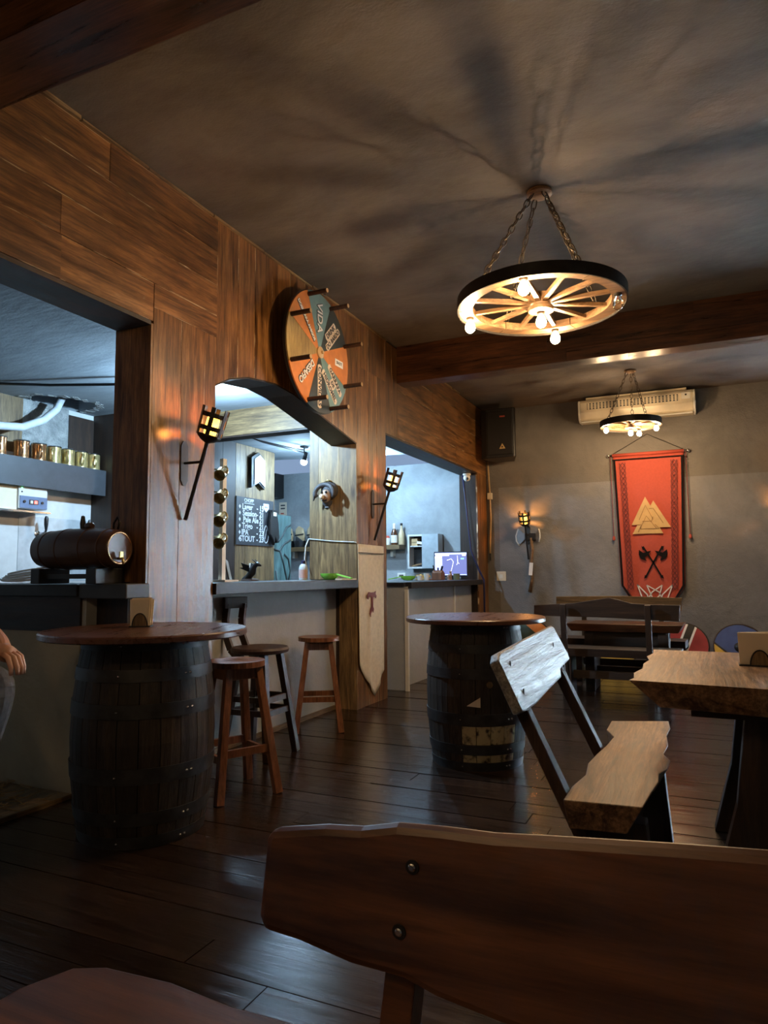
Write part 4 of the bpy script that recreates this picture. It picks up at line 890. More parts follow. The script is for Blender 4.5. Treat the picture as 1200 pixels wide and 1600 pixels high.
# long shelf on the far bar wall
t = thing('plank_shelf', 'rough plank shelf on the far bar wall holding bottles and caps', 'shelf', (-2.2,9.3,1.5))
MB().bx(-3.25,-1.24,9.16,9.395,1.50,1.565).build('board', 'old_x', t)
for xx in (-3.1,-1.42): MB().bx(xx-.02,xx+.02,9.30,9.395,1.40,1.50).build('bracket', 'white_plastic', t)
def cap(x, label):
    t = thing('baseball_cap', label, 'cap', (x,9.3,1.567), 0, 'caps lined up on the plank shelf')
    MB().lathe([(0.0,0.0),(0.085,0.0),(0.09,0.05),(0.085,0.10)], (x,9.27,1.567), 14).build('dark_crown', 'black', t, smooth=True)
    MB().prism([(x-0.07,1.66),(x+0.05,1.60),(x+0.075,1.74),(x+0.05,1.86),(x-0.03,1.90),(x-0.08,1.84)], 0.05, XZ(9.25)).build('pale_front', 'bottle_cream', t, bevel=0.012)
    MB().bar((x-0.08,9.244,1.75),(x+0.075,9.244,1.77),0.008,0.02).build('strap', 'black', t)
    MB().prism([(x-0.05,1.575),(x+0.06,1.575),(x+0.09,1.66),(x-0.03,1.74)], 0.03, XZ(9.19)).build('visor', 'charcoal', t, bevel=0.008)
for x, l in ((-3.17,'dark cap with pale front at the left end of the plank shelf'),(-2.96,'second dark cap with pale front along the plank shelf'),(-2.75,'third dark cap with pale front close to the goblin-head pillar'),(-2.54,'last dark cap with pale front half hidden by the pillar')): cap(x, l)
t = thing('hanging_tag', 'small lime green tag dangling from the shelf end', 'tag', (-3.22,9.1,1.6))
MB().prism([(-3.27,1.60),(-3.20,1.60),(-3.195,1.72),(-3.235,1.77),(-3.265,1.72)], 0.01, XZ(9.12)).build('tag', 'green', t); MB().tube([(-3.23,9.125,1.765),(-3.21,9.13,1.86)], 0.003, 5).build('string', 'cable_white', t)
MB().bx(-3.19,-3.12,9.115,9.125,1.555,1.61).build('white_card', 'white_print', t)
def bottle(name, label, c, prof, mat, parts=()):
    t = thing(name, label, 'bottle', c); MB().lathe(prof, c, 16).build('glass_body', mat, t, smooth=True)
    for nm, pr, mm in parts: MB().lathe(pr, c, 16, caps=(nm == 'cap')).build(nm, mm, t, smooth=True)
    return t
BP = [(0.045,0),(0.048,0.01),(0.048,0.16),(0.03,0.21),(0.018,0.24),(0.016,0.31)]
bottle('wine_bottle', 'brown bottle with white label and white neck on the plank shelf', (-1.365,9.27,1.567), BP, 'bottle_brown', (('paper_label',[(0.0495,0.03),(0.0495,0.14)],'bottle_white'),('cap',[(0.02,0.22),(0.02,0.315)],'bottle_white')))
bottle('wine_bottle', 'cream bottle with black cap at the right end of the plank shelf', (-1.262,9.30,1.567), [(r*.92,z*.95) for r,z in BP], 'bottle_cream', (('cap',[(0.018,0.28),(0.018,0.315)],'black'),))
t = thing('utensil_tub', 'white tub with a red lid on the plank shelf', 'tub', (-1.465,9.25,1.567))
MB().lathe([(0.04,0),(0.05,0.10),(0.046,0.10),(0.037,0.01)], (-1.465,9.25,1.567), 16).build('tub', 'bottle_white', t, smooth=True); MB().lathe([(0.03,0.08),(0.042,0.10),(0.03,0.13),(0,0.14)], (-1.465,9.25,1.567), 14).build('red_lid', 'red', t, smooth=True)
for i, (x, a, l) in enumerate(((-1.56,0.35,'pale folded menu leaning right on the plank shelf'),(-1.66,-0.05,'pale card menu standing upright on the plank shelf by the pillar'))):
    tag(MB().box((x,9.27,1.68),(0.05,0.02,0.22),Matrix.Rotation(a,3,'Y')).build('menu_card', 'bottle_cream', None), l, 'menu', 'menus on the plank shelf')
# wall cabinet
t = thing('wall_cabinet', 'blue-grey wall cabinet with one open dark half beside the monitor', 'cabinet', (-0.89,9.3,1.22))
MB().bx(-1.125,-0.655,9.375,9.397,1.22,1.705).build('back', 'black', t)
for a in ((-1.125,-1.10,1.22,1.705),(-0.68,-0.655,1.22,1.705)): MB().bx(a[0],a[1],9.20,9.375,a[2],a[3]).build('side', 'white_panel', t)
for a in ((1.22,1.245),(1.68,1.705)): MB().bx(-1.10,-0.68,9.20,9.375,a[0],a[1]).build('shelf_board', 'white_panel', t)
MB().bx(-0.90,-0.655,9.185,9.20,1.22,1.705).build('sliding_door', plain('cabinet_grey', (0.36,0.41,0.45), 0.5), t)
MB().bx(-1.09,-0.90,9.22,9.375,1.53,1.545).build('shelf_board', 'white_panel', t)
t2_ = thing('carton', 'small brown carton on the upper cabinet shelf', 'box', (-1.02,9.28,1.545)); MB().bx(-1.08,-0.99,9.24,9.34,1.546,1.65).build('box', 'cable_tan', t2_, bevel=0.003); MB().bx(-1.08,-0.99,9.238,9.24,1.59,1.60).build('tape', 'old_x', t2_)
tag(MB().box((-0.95,9.27,1.585),(0.08,0.09,0.035),Matrix.Rotation(.2,3,'Y')).build('paper_stack', 'white_print', None, bevel=0.003), 'stack of white papers beside the carton in the cabinet', 'papers')
tag(MB().bar((-1.08,9.27,1.255),(-0.92,9.25,1.29),0.05,0.02).build('wooden_strip', 'spoke', None), 'pale wooden strip lying in the bottom of the open cabinet', 'strip')
t = thing('socket_plate', 'white socket plate on the far bar wall above the green scoop', 'socket', (-1.3,9.39,1.08)); MB().bx(-1.37,-1.24,9.385,9.398,1.08,1.16).build('plate', 'white_plastic', t, bevel=0.004); MB().bx(-1.34,-1.27,9.38,9.386,1.10,1.135).build('outlet', 'steel', t)
# monitor
t = thing('monitor', 'computer monitor with a dark blue desktop on the far counter', 'monitor', (-0.31,8.72,1.065))
MB().bx(-0.545,-0.075,8.72,8.75,1.105,1.435).build('bezel', 'black_gloss', t, bevel=0.004)
MB().bx(-0.53,-0.09,8.716,8.72,1.125,1.42).build('screen', 'screen', t)
for a, mm in (((-0.53,-0.09,1.395,1.42),'screen_light'),((-0.52,-0.33,1.378,1.395),'screen_white'),((-0.53,-0.425,1.125,1.345),'screen_light'),((-0.53,-0.43,1.35,1.372),'screen_white'),((-0.15,-0.10,1.378,1.395),'screen_white'),((-0.17,-0.125,1.33,1.35),'screen_teal'),((-0.53,-0.09,1.125,1.137),'screen_light')):
    MB().bx(a[0],a[1],8.713,8.716,a[2],a[3]).build('screen_region', mm, t)
for pts in ([(-0.36,1.32),(-0.30,1.34),(-0.27,1.30),(-0.29,1.22),(-0.31,1.16)],[(-0.215,1.38),(-0.21,1.29),(-0.225,1.26)],[(-0.21,1.29),(-0.19,1.275)]):
    MB().tube([(a,8.713,b) for a, b in pts], 0.003, 5).build('screen_drawing', 'screen_white', t)
MB().bx(-0.34,-0.28,8.75,8.78,1.065,1.2).build('stand_neck', 'black_gloss', t); MB().bx(-0.40,-0.22,8.68,8.86,1.066,1.078).build('stand_foot', 'black_gloss', t)
# small things on the far counter (z 1.065)
def scoop(label, c, rz):
    t = thing('plastic_scoop', label, 'scoop', c, rz, 'lime green scoops')
    MB().lathe([(0.0,0.0),(0.045,0.004),(0.07,0.03),(0.075,0.055),(0.071,0.055),(0.06,0.03),(0.0,0.008)], (0,0,0), 18, Matrix.Diagonal((1.25,0.8,1)), caps=False).build('bowl', 'green', t, smooth=True, world=False)
    MB().bar((-0.08,0,0.048),(-0.25,0,0.012),0.026,0.012).build('handle', 'green', t, world=False, bevel=0.003)
scoop('lime green scoop resting on the far counter next to the snacks', (-0.62,8.0,1.066), 0.3)
scoop('lime green scoop lying on the arch counter by the goblin-head pillar', (-0.17,5.2,1.101), 2.9)
t = thing('snack_tray', 'orange tray heaped with yellow snacks beside the green scoop', 'tray', (-0.5,8.25,1.065)); MB().bx(-0.60,-0.42,8.18,8.32,1.066,1.085).build('tray', 'cable_tan', t, bevel=0.004)
mb = MB(); rnd = random.Random(5)
for i in range(46): mb.box((-0.52+rnd.uniform(-.07,.07),8.25+rnd.uniform(-.05,.05),1.095+rnd.random()*0.035),(0.045,0.009,0.009),Matrix.Rotation(rnd.random()*3,3,'Z')@Matrix.Rotation(rnd.uniform(-.5,.5),3,'Y'))
o = mb.build('snacks', 'fries', t); o['kind'] = 'stuff'
t = thing('knife_block', 'reddish wooden block holding utensils in front of the monitor', 'knife block', (-0.30,8.2,1.065)); MB().prism([(8.14,1.066),(8.27,1.066),(8.27,1.15),(8.20,1.19),(8.14,1.16)], 0.13, YZ(-0.36)).build('block', 'stool', t, bevel=0.006)
for a, b in (((-0.335,8.2,1.17),(-0.36,8.19,1.25)),((-0.26,8.2,1.17),(-0.235,8.19,1.24)),((-0.30,8.21,1.17),(-0.30,8.21,1.22))): MB().bar(a,b,0.022,0.016).build('handle', 'black_gloss', t)
def cup(label, c, mat, h=0.085, r=0.035):
    t = thing('cup', label, 'cup', c, 0, 'cups on the far counter'); MB().lathe([(r*.8,0),(r,h),(r*.93,h),(r*.72,0.008)], c, 16).build('cup_wall', mat, t, smooth=True); MB().lathe([(r,h-.006),(r*1.05,h-.003),(r,h)], c, 16, caps=False).build('lip', mat, t)
cup('white cup left of the reddish utensil block', (-0.42,8.12,1.066), 'bottle_white'); cup('white cup further left beside the snack tray', (-0.47,8.02,1.066), 'bottle_white', 0.06); cup('olive green pot below the right side of the monitor', (-0.14,8.45,1.066), plain('olive_glaze', (0.16,0.18,0.10), 0.4), 0.08, 0.045)
t = thing('figurine', 'small cluster of pinkish figurines in front of the monitor', 'figurine', (-0.20,8.25,1.066))
for x, y_, h in ((-0.23,8.40,0.07),(-0.19,8.36,0.12),(-0.19,8.30,0.06)):
    MB().lathe([(0.022,0),(0.016,h*.3),(0.024,h*.55),(0.01,h*.72),(0.018,h*.86),(0,h)], (x,y_,1.066), 10).build('figure', 'troll_face', t, smooth=True)
# things on the arch counter (z 1.10)
t = thing('tablet_stand', 'pale tablet leaning on a stand on the arch counter', 'tablet', (-0.46,4.2,1.10))
q = Matrix.Rotation(D(-16),3,'Y') @ Matrix.Rotation(D(28),3,'Z')
MB().box((-0.47,4.2,1.185),(0.012,0.12,0.16),q).build('tablet', 'black_gloss', t, bevel=0.004); MB().box((-0.463,4.2,1.186),(0.004,0.108,0.145),q).build('screen', plain('tablet_glass', (0.45,0.5,0.53), 0.2), t)
MB().box((-0.47,4.22,1.106),(0.10,0.09,0.012)).build('stand', 'white_plastic', t)
t = thing('dragon_figurine', 'dark glossy dragon figurine on the arch counter', 'figurine', (-0.55,4.62,1.10))
X, Y = -0.55, 4.62
MB().tube([(X-.09,Y,1.115),(X-.04,Y,1.13),(X+.0,Y,1.17),(X+.02,Y,1.215),(X+.05,Y,1.235),(X+.085,Y,1.22)], [0.012,0.026,0.032,0.02,0.02,0.007], 10).build('body', 'black_gloss', t, smooth='all')
for s in (-1,1): MB().prism([(0,0),(0.02,0.07),(-0.05,0.10),(-0.045,0.05),(-0.08,0.045)], 0.006, lambda u,v,w: (X-.01+u, Y+s*(.025+v*.4+w), 1.17+v*.75)).build('wing', 'black_gloss', t)
MB().lathe([(0.075,0),(0.07,0.012),(0.04,0.02),(0,0.022)], (X-.02,Y,1.10), 18).build('base', 'stool_dark', t, smooth=True)
for a in ((.05,.02),(.05,-.02)): MB().tube([(X+.045,Y+a[1]*.5,1.245),(X+.01,Y+a[1],1.27)], [0.006,0.002], 6).build('horn', 'black_gloss', t)
t = thing('spray_bottle', 'clear bottle with blue cap and pink label on the arch counter', 'bottle', (-0.40,5.15,1.10))
MB().lathe([(0.036,0),(0.038,0.01),(0.038,0.105),(0.03,0.125),(0.016,0.14)], (-0.40,5.15,1.10), 16).build('body', plain('clear_plastic', (0.55,0.6,0.62), 0.2), t, smooth=True)
MB().lathe([(0.0385,0.02),(0.0385,0.09)], (-0.40,5.15,1.10), 16, caps=False).build('paper_label', plain('pink_label', (0.62,0.42,0.38), 0.6), t); MB().lathe([(0.018,0.14),(0.018,0.165),(0.01,0.17)], (-0.40,5.15,1.10), 14).build('cap', 'cable_blue', t, smooth=True)
tag(MB().bx(-0.05,0.015,5.08,5.34,1.101,1.112).build('menu_sheet', 'cream_plastic', None), 'cream menu sheet beside the green scoop on the arch counter', 'menu')
# rack of mugs hung sideways beside the pillar
t = thing('mug_rack', 'upright white rack post beside the pillar holding four mugs', 'rack', (-0.33,3.9,1.10)); MB().bx(-0.36,-0.33,3.95,3.99,1.101,1.97).build('post', 'white_plastic', t); MB().bx(-0.41,-0.28,3.92,4.02,1.101,1.115).build('foot', 'white_plastic', t)
for zz in (1.89,1.73,1.57,1.42): MB().tube([(-0.345,3.95,zz),(-0.33,3.83,zz-.01)], 0.006, 6).build('peg', 'steel', t)
for i, (zz, l) in enumerate(((1.875,'topmost golden mug on the white rack post'),(1.715,'second golden mug down on the white rack post'),(1.555,'third golden mug down on the white rack post'),(1.405,'lowest golden mug on the white rack post'))):
    t = thing('hanging_mug', l, 'mug', (-0.318,3.9,zz-.04), 0, 'golden mugs on the rack post')
    q = Matrix.Rotation(D(115),3,'X') @ Matrix.Rotation(0.3,3,'Y')
    MB().lathe([(0,0),(0.036,0),(0.04,0.01),(0.038,0.09),(0.042,0.10),(0.036,0.10),(0.033,0.015),(0,0.012)], (-0.318,3.94,zz), 18, q, caps=False).build('body', 'gold_mug', t, smooth=True)
    MB().tube([(-0.318+.03*math.sin(a)+.035, 3.90, zz+.03*math.cos(a)) for a in [PI*k/8 for k in range(9)]], 0.006, 6).build('handle', 'gold_mug', t, smooth='all')
# dome camera, hanging cables
t = thing('security_camera', 'white dome camera under the far opening beam', 'camera', (-0.10,8.82,2.4)); MB().lathe([(0.05,0),(0.055,-0.02),(0.05,-0.03)], (-0.10,8.82,2.477), 20).build('mount', 'white_plastic', t, smooth=True); MB().ball((-0.10,8.82,2.415), 0.048, 16).build('dome', 'white_plastic', t, smooth='all'); MB().ball((-0.08,8.778,2.40), 0.018, 10).build('lens', 'black_gloss', t, smooth='all')
tag(MB().tube([(-0.17,8.86,2.47),(-0.14,8.85,2.2),(-0.10,8.84,1.8),(-0.06,8.83,1.45),(0.03,8.86,1.2),(0.085,8.90,1.06),(0.085,8.90,0.3)], 0.013, 8).build('hanging_cable', 'cable_blue', None, smooth='all'), 'dark blue cable slanting down beside the monitor', 'cable')
t = thing('wall_cable', 'tan cable with inline box hanging down the corner below the speaker', 'cable', (0.04,9.37,1.4)); MB().tube([(0.03,9.375,2.70),(0.05,9.375,2.3),(0.06,9.375,1.9),(0.045,9.375,1.6),(0.04,9.375,1.42)], 0.012, 8).build('cord', 'cable_tan', t, smooth='all'); MB().bx(0.02,0.085,9.35,9.395,2.17,2.26).build('inline_box', 'cream_plastic', t, bevel=0.004); MB().tube([(0.04,9.375,1.42),(0.042,9.375,1.32)], 0.012, 8).build('plug', 'black', t)
t = thing('wall_switch', 'cream switch plate on the grey wall left of the axe', 'switch', (0.185,9.39,1.03)); MB().bx(0.12,0.25,9.385,9.4,1.04,1.17).build('plate', 'cream_plastic', t, bevel=0.005); MB().bx(0.165,0.205,9.378,9.386,1.08,1.13).build('rocker', 'white_plastic', t)

# ================================================================== WALL DECORATION
# prize wheel
WY, WZ, WR, WX = 4.468, 2.82, 0.46, 0.15
t = thing('prize_wheel', 'orange, teal and slate wooden prize wheel with pegs above the arch', 'prize wheel', (WX,WY,WZ))
MB().lathe([(0.05,0),(0.05,0.12),(0.03,0.12)], (0.006,WY,WZ), 18, R90Y).build('axle', 'iron', t)
MB().lathe([(0,0),(WR+0.004,0),(WR+0.004,0.022),(0,0.022)], (WX-0.03,WY,WZ), 72, R90Y, caps=False).build('backing_disc', 'black', t, smooth=True)
cols = ['orange','teal','slate','orange','teal','slate','orange','khaki']   # from upper-left going clockwise seen from the room
secs = [('orange',135,'DOSE PARA AMIGOS'),('teal',90,'VIDA'),('slate',45,'DRINK'),('orange',0,None),('teal',-45,'GARRAFA'),('slate',-90,'CONVIDAS'),('orange',-135,'DESAFIO'),('khaki',180,None)]
for cm, ang, tx in secs:
    a0, a1 = D(ang-22.3), D(ang+22.3)
    poly = [(WY, WZ)]+[(WY+WR*math.cos(a0+(a1-a0)*i/10), WZ+WR*math.sin(a0+(a1-a0)*i/10)) for i in range(11)]
    MB().prism(poly, 0.010, YZ(WX-0.008)).build('sector', cm, t)
    r = Vector((0, math.cos(D(ang)), math.sin(D(ang)))); 
    inward = ang in (90, 135)
    ux = -r if inward else r
    uy = Vector((1,0,0)).cross(ux)
    bx = 'white_print' if cm != 'slate' and ang != -45 else 'sticker'
    def strip(rc, off, txt, size, ln, hh, dev=0.0):
        o = Vector((WX+0.003,WY,WZ))+r*rc+uy*off
        fm = frame(o, ux, uy)
        if bx == 'sticker':
            pl = [(-ln/2,-hh/2),(ln/2,-hh/2),(ln/2+.01,0),(ln/2,hh/2),(-ln/2,hh/2),(-ln/2-.01,0)]
            MB().prism(pl, 0.002, lambda u,v,w: fm @ Vector((u,v,w-.001))).build('paper_strip', 'sticker', t)
            text_mesh(txt, size, 'lettering', 'dark_print', t, frame(o+Vector((0.0015,0,0)), ux, uy), 0.0012)
        else:
            sh = [(-ln/2,-hh/2),(ln/2,-hh/2),(ln/2,hh/2),(-ln/2,hh/2)]
            text_mesh(txt, size, 'letter_shadow', 'dark_print', t, frame(o+uy*-0.004, ux, uy), 0.006)
            text_mesh(txt, size, 'lettering', 'white_print', t, frame(o+Vector((0.0015,0,0)), ux, uy), 0.002)
    if tx == 'DRINK':
        strip(0.27, 0.030, 'DRINK', 0.055, 0.19, 0.06); strip(0.26, -0.03, 'DO BARDO', 0.05, 0.27, 0.055)
    elif tx == 'GARRAFA':
        strip(0.28, 0.055, 'GARRAFA', 0.052, 0.27, 0.05); strip(0.28, 0.0, 'DE', 0.045, 0.07, 0.06); strip(0.27, -0.055, 'HIDROMEL', 0.052, 0.29, 0.05)
    elif tx == 'CONVIDAS': strip(0.26, 0.0, tx, 0.06, 0.32, 0.055)
    elif tx == 'VIDA': strip(0.27, 0.0, tx, 0.105, 0.2, 0.09)
    elif tx: strip(0.27, 0.0, tx, 0.036 if len(tx) > 9 else 0.07, 0.3, 0.06)
MB().prism([(WY+0.24,WZ-0.03),(WY+0.37,WZ-0.03),(WY+0.37,WZ+0.025),(WY+0.24,WZ+0.025)], 0.002, YZ(WX+0.003)).build('paper_strip', 'white_print', t)
text_mesh('SHOT', 0.035, 'lettering', 'dark_print', t, frame((WX+0.0056,WY+0.305,WZ-0.002),(0,1,0),(0,0,1)), 0.0)
MB().lathe([(0.045,0),(0.045,0.012),(0.032,0.018),(0.012,0.02),(0.012,0.035),(0,0.035)], (WX+0.002,WY,WZ), 24, R90Y).build('hub', 'cable_tan', t, smooth=True)
for k in range(8):
    a = D(22.5+45*k); p = Vector((WX-0.005, WY+(WR-0.03)*math.cos(a), WZ+(WR-0.03)*math.sin(a)))
    MB().tube([p, p+Vector((0.165,0,0))], 0.017, 12).build('peg', 'stool_dark', t, smooth=True)
    MB().lathe([(0.016,0),(0.016,0.002),(0,0.002)], p+Vector((0.1655,0,0)), 12, R90Y).build('peg_end', 'cable_tan', t)
MB().bx(0.006,WX+0.05,WY-0.006,WY+0.006,WZ+WR+0.015,WZ+WR+0.028).build('pointer', 'iron', t); MB().bx(WX+0.04,WX+0.05,WY-0.008,WY+0.008,WZ+WR-0.02,WZ+WR+0.02).build('pointer_tip', 'steel', t)

# goblin head on the pillar reveal
t = thing('carved_head', 'carved goblin head with dark hood hung on the pillar side', 'ornament', (-0.257,5.36,1.75))
X, Z, Y = -0.262, 1.85, 5.368
MB().ball((X+.015,Y-.03,Z+.035), 0.085, 18, (1.0,0.55,0.95)).build('hood', 'troll', t, smooth='all')
MB().tube([(X+.085*math.cos(a)*1.1-.01, Y-.06-.025*abs(math.cos(a)), Z+.0+.085*math.sin(a)) for a in [D(-20)+D(220)*i/14 for i in range(15)]], [0.016+0.006*math.sin(PI*i/14) for i in range(15)], 10).build('hood_brim', 'troll', t, smooth='all')
MB().tube([(X-.09,Y-.06,Z+.0),(X-.115,Y-.07,Z-.02),(X-.125,Y-.07,Z-.055)], [0.016,0.012,0.005], 8).build('hood_point', 'troll', t, smooth='all')
MB().ball((X,Y-.07,Z-.02), 0.055, 16, (0.95,0.7,1.1)).build('face', 'troll_face', t, smooth='all')
MB().ball((X-.012,Y-.122,Z-.028), 0.023, 12).build('nose', 'sticker', t, smooth='all')
for s in (-1,1): MB().ball((X+s*.022,Y-.107,Z+.012), 0.011, 10).build('eye', 'black', t, smooth='all')
MB().tube([(X-.025,Y-.105,Z-.058),(X,Y-.108,Z-.064),(X+.028,Y-.103,Z-.056)], 0.005, 6).build('mouth', 'black', t)
MB().lathe([(0.05,0.0),(0.042,-0.03),(0.022,-0.05),(0.028,-0.06),(0,-0.075)], (X+.005,Y-.05,Z-.06), 14, Matrix.Diagonal((1,0.7,1))).build('beard_stand', 'troll', t, smooth=True)
MB().tube([(X-.03,Y-.05,Z+.10),(X+.01,Y-.055,Z+.122),(X+.05,Y-.05,Z+.108)], 0.008, 8).build('crest', 'brass', t, smooth='all')

# linen pennant on the pennant pillar
t = thing('linen_pennant', 'long pointed linen pennant with a burgundy letter on the pillar', 'pennant', (0.02,5.65,0.07))
nu, nv = 16, 24; mb = MB()
def pen(u, v):   # u across 0..1, v down 0..1
    top = 1.41-0.006*u; yl = 5.37; yr = 5.91
    zb = 0.38+(0.066-0.38)*min(1,u/0.625) if u < 0.625 else 0.066+(0.27-0.066)*(u-0.625)/0.375
    y_ = yl+(yr-yl)*u-0.02*v*(u-0.5); z_ = top+(zb-top)*v
    return (0.014+0.006*math.sin(u*17+1.2*v)*(0.3+v)+0.004*math.sin(u*31+v*2), y_, z_)
for j in range(nv+1):
    for i in range(nu+1): mb.v.append(pen(i/nu, j/nv))
k = len(mb.v)
for j in range(nv+1):
    for i in range(nu+1): p = pen(i/nu, j/nv); mb.v.append((p[0]-0.003,p[1],p[2]))
W_ = nu+1
for j in range(nv):
    for i in range(nu):
        a = j*W_+i; mb.f += [(a,a+1,a+1+W_,a+W_), (k+a+W_,k+a+1+W_,k+a+1,k+a)]
for i in range(nu): mb.f += [(i,k+i,k+i+1,i+1), (nv*W_+i,nv*W_+i+1,k+nv*W_+i+1,k+nv*W_+i)]
for j in range(nv): mb.f += [(j*W_,(j+1)*W_,k+(j+1)*W_,k+j*W_), (j*W_+nu,k+j*W_+nu,k+(j+1)*W_+nu,(j+1)*W_+nu)]
mb.build('cloth', 'linen', t, smooth='all')
MB().bx(0.016,0.030,5.372,5.908,1.33,1.338).build('hem_seam', 'old_y', t)
tee = [(5.52,0.965),(5.525,0.93),(5.545,0.925),(5.555,0.945),(5.59,0.955),(5.605,0.94),(5.605,0.86),(5.585,0.84),(5.57,0.80),(5.59,0.77),(5.595,0.80),(5.625,0.83),(5.64,0.805),(5.655,0.835),(5.64,0.86),(5.64,0.94),(5.665,0.945),(5.70,0.93),(5.71,0.95),(5.69,0.97),(5.695,0.995),(5.66,0.985),(5.60,0.985),(5.55,0.99)]
MB().prism(tee, 0.004, YZ(0.026)).build('letter_t', 'burgundy', t)
t = thing('white_cord', 'white cord stretched across the goblin-head pillar side', 'cord', (-0.24,5.36,1.42)); MB().tube([(0.006,5.362,1.42),(-0.02,5.362,1.425),(-0.25,5.362,1.44),(-0.475,5.364,1.465)], 0.0042, 8).build('taut_length', 'cable_white', t, smooth='all')
MB().tube([(-0.475,5.364,1.465),(-0.49,5.34,1.40),(-0.495,5.33,1.28),(-0.475,5.33,1.22)], 0.006, 8).build('loose_end', 'cable_white', t, smooth='all')

# red banner with printed emblems
t = thing('wall_banner', 'red banner with golden triangles, crossed axes and knotwork borders', 'banner', (2.13,9.37,0.75))
BY = 9.372; xl = lambda z: 1.705+(2.655-z)*0.030; xr = lambda z: 2.553-(2.655-z)*0.030
nu, nv = 22, 40; mb = MB()
def ban(u, v):
    z = 2.64-1.86*v; a, b_ = xl(z), xr(z)
    if z < 0.98: k_ = (0.98-z)/0.20*0.11; k_ = min(k_, 0.11); a += k_; b_ -= k_
    w = 0.010*math.sin(6*u+9*v)*v + 0.008*math.sin(11*u-7*v)*v*(1-abs(2*u-1))
    return (a+(b_-a)*u, BY-0.006-abs(w), z)
for j in range(nv+1):
    for i in range(nu+1): mb.v.append(ban(i/nu, j/nv))
k = len(mb.v); mb.v += [(x, y_+0.004, z) for x, y_, z in mb.v[:k]]; W_ = nu+1
for j in range(nv):
    for i in range(nu): a = j*W_+i; mb.f += [(a,a+1,a+1+W_,a+W_), (k+a+W_,k+a+1+W_,k+a+1,k+a)]
for i in range(nu): mb.f += [(i,k+i,k+i+1,i+1),(nv*W_+i,nv*W_+i+1,k+nv*W_+i+1,k+nv*W_+i)]
for j in range(nv): mb.f += [(j*W_,(j+1)*W_,k+(j+1)*W_,k+j*W_),(j*W_+nu,k+j*W_+nu,k+(j+1)*W_+nu,(j+1)*W_+nu)]
mb.build('cloth', 'red', t, smooth='all')
PY = BY-0.030     # plane of the printed appliques, just proud of the cloth
def flat(name, poly, mat, d=0.003, yy=PY): return MB().prism(poly, d, lambda u,v,w: (u, yy-w, v)).build(name, mat, t)
def ribbon(name, pts, w, mat, yy=PY, closed=False):
    mb = MB(); n = len(pts); L_, R_ = [], []
    for i in range(n):
        p = Vector(pts[i]); a = Vector(pts[(i-1)%n] if (closed or i) else pts[i]); b_ = Vector(pts[(i+1)%n] if (closed or i < n-1) else pts[i]); d = (b_-a).normalized(); nn = Vector((-d.y, d.x))*w/2; L_.append(p+nn); R_.append(p-nn)
    m_ = n if closed else n-1
    vs = [(q.x,yy,q.y) for q in L_]+[(q.x,yy,q.y) for q in R_]+[(q.x,yy-0.0025,q.y) for q in L_]+[(q.x,yy-0.0025,q.y) for q in R_]
    for i in range(m_): j = (i+1)%n; mb.f += [(i,j,n+j,n+i),(2*n+n+i,2*n+n+j,2*n+j,2*n+i),(i,2*n+i,2*n+j,j),(n+i,n+j,3*n+j,3*n+i)]
    mb.v = vs; return mb.build(name, mat, t)
flat('top_band', [(1.70,2.585),(2.558,2.585),(2.558,2.60),(1.70,2.60)], 'print_black')
ribbon('border', [(xl(2.59)+.018,2.59),(xl(1.6)+.018,1.6),(xl(0.98)+.018,0.98),(xl(.8)+.125,0.79)], 0.026, 'print_black'); ribbon('border', [(xr(2.59)-.018,2.59),(xr(1.6)-.018,1.6),(xr(0.98)-.018,0.98),(xr(.8)-.125,0.79)], 0.026, 'print_black')
for side in (0, 1):
    for ph in (0, PI):
        pts = []
        for i in range(150):
            z = 2.55-1.62*i/149; xc = xl(z)+0.115 if side == 0 else xr(z)-0.115
            pts.append((xc+0.034*math.sin(i/149*24*PI/2+ph), z))
        ribbon('knotwork_strand', pts, 0.010, 'red_dark', PY-0.001)
        pts2 = [(x+(0.034*math.cos(i/149*24*PI/2+ph)), z) for i, (x, z) in enumerate([((xl(2.55-1.62*i/149)+0.115 if side == 0 else xr(2.55-1.62*i/149)-0.115), 2.55-1.62*i/149) for i in range(150)])]
        ribbon('knotwork_strand', pts2, 0.010, 'red_dark', PY-0.0005)
def V(px, py): return (1.91+(px-335)/(712-335)*0.46, 2.10-(py-590)/(935-590)*0.47)
tri = [[(335,850),(520,850),(475,590)],[(335,850),(475,590),(560,770),(520,850)],[(440,880),(712,880),(553,630)],[(340,935),(637,935),(488,690)]]
for i, pl in enumerate(([(335,850),(620,850),(475,590)],[(400,880),(712,880),(553,630)],[(340,935),(637,935),(488,690)])):
    flat('golden_triangle', [V(*p) for p in pl], 'gold', 0.003+0.001*i)
for pl in ([(410,805),(475,670),(545,805)],[(510,705),(548,700),(640,840)],[(415,890),(480,770),(575,890)],[(415,890),(600,890),(560,850)],[(440,820),(530,820),(545,780)],[(385,850),(430,850),(395,920)]):
    ribbon('triangle_line', [V(*p) for p in pl], 0.008, 'gold_line', PY-0.0062)
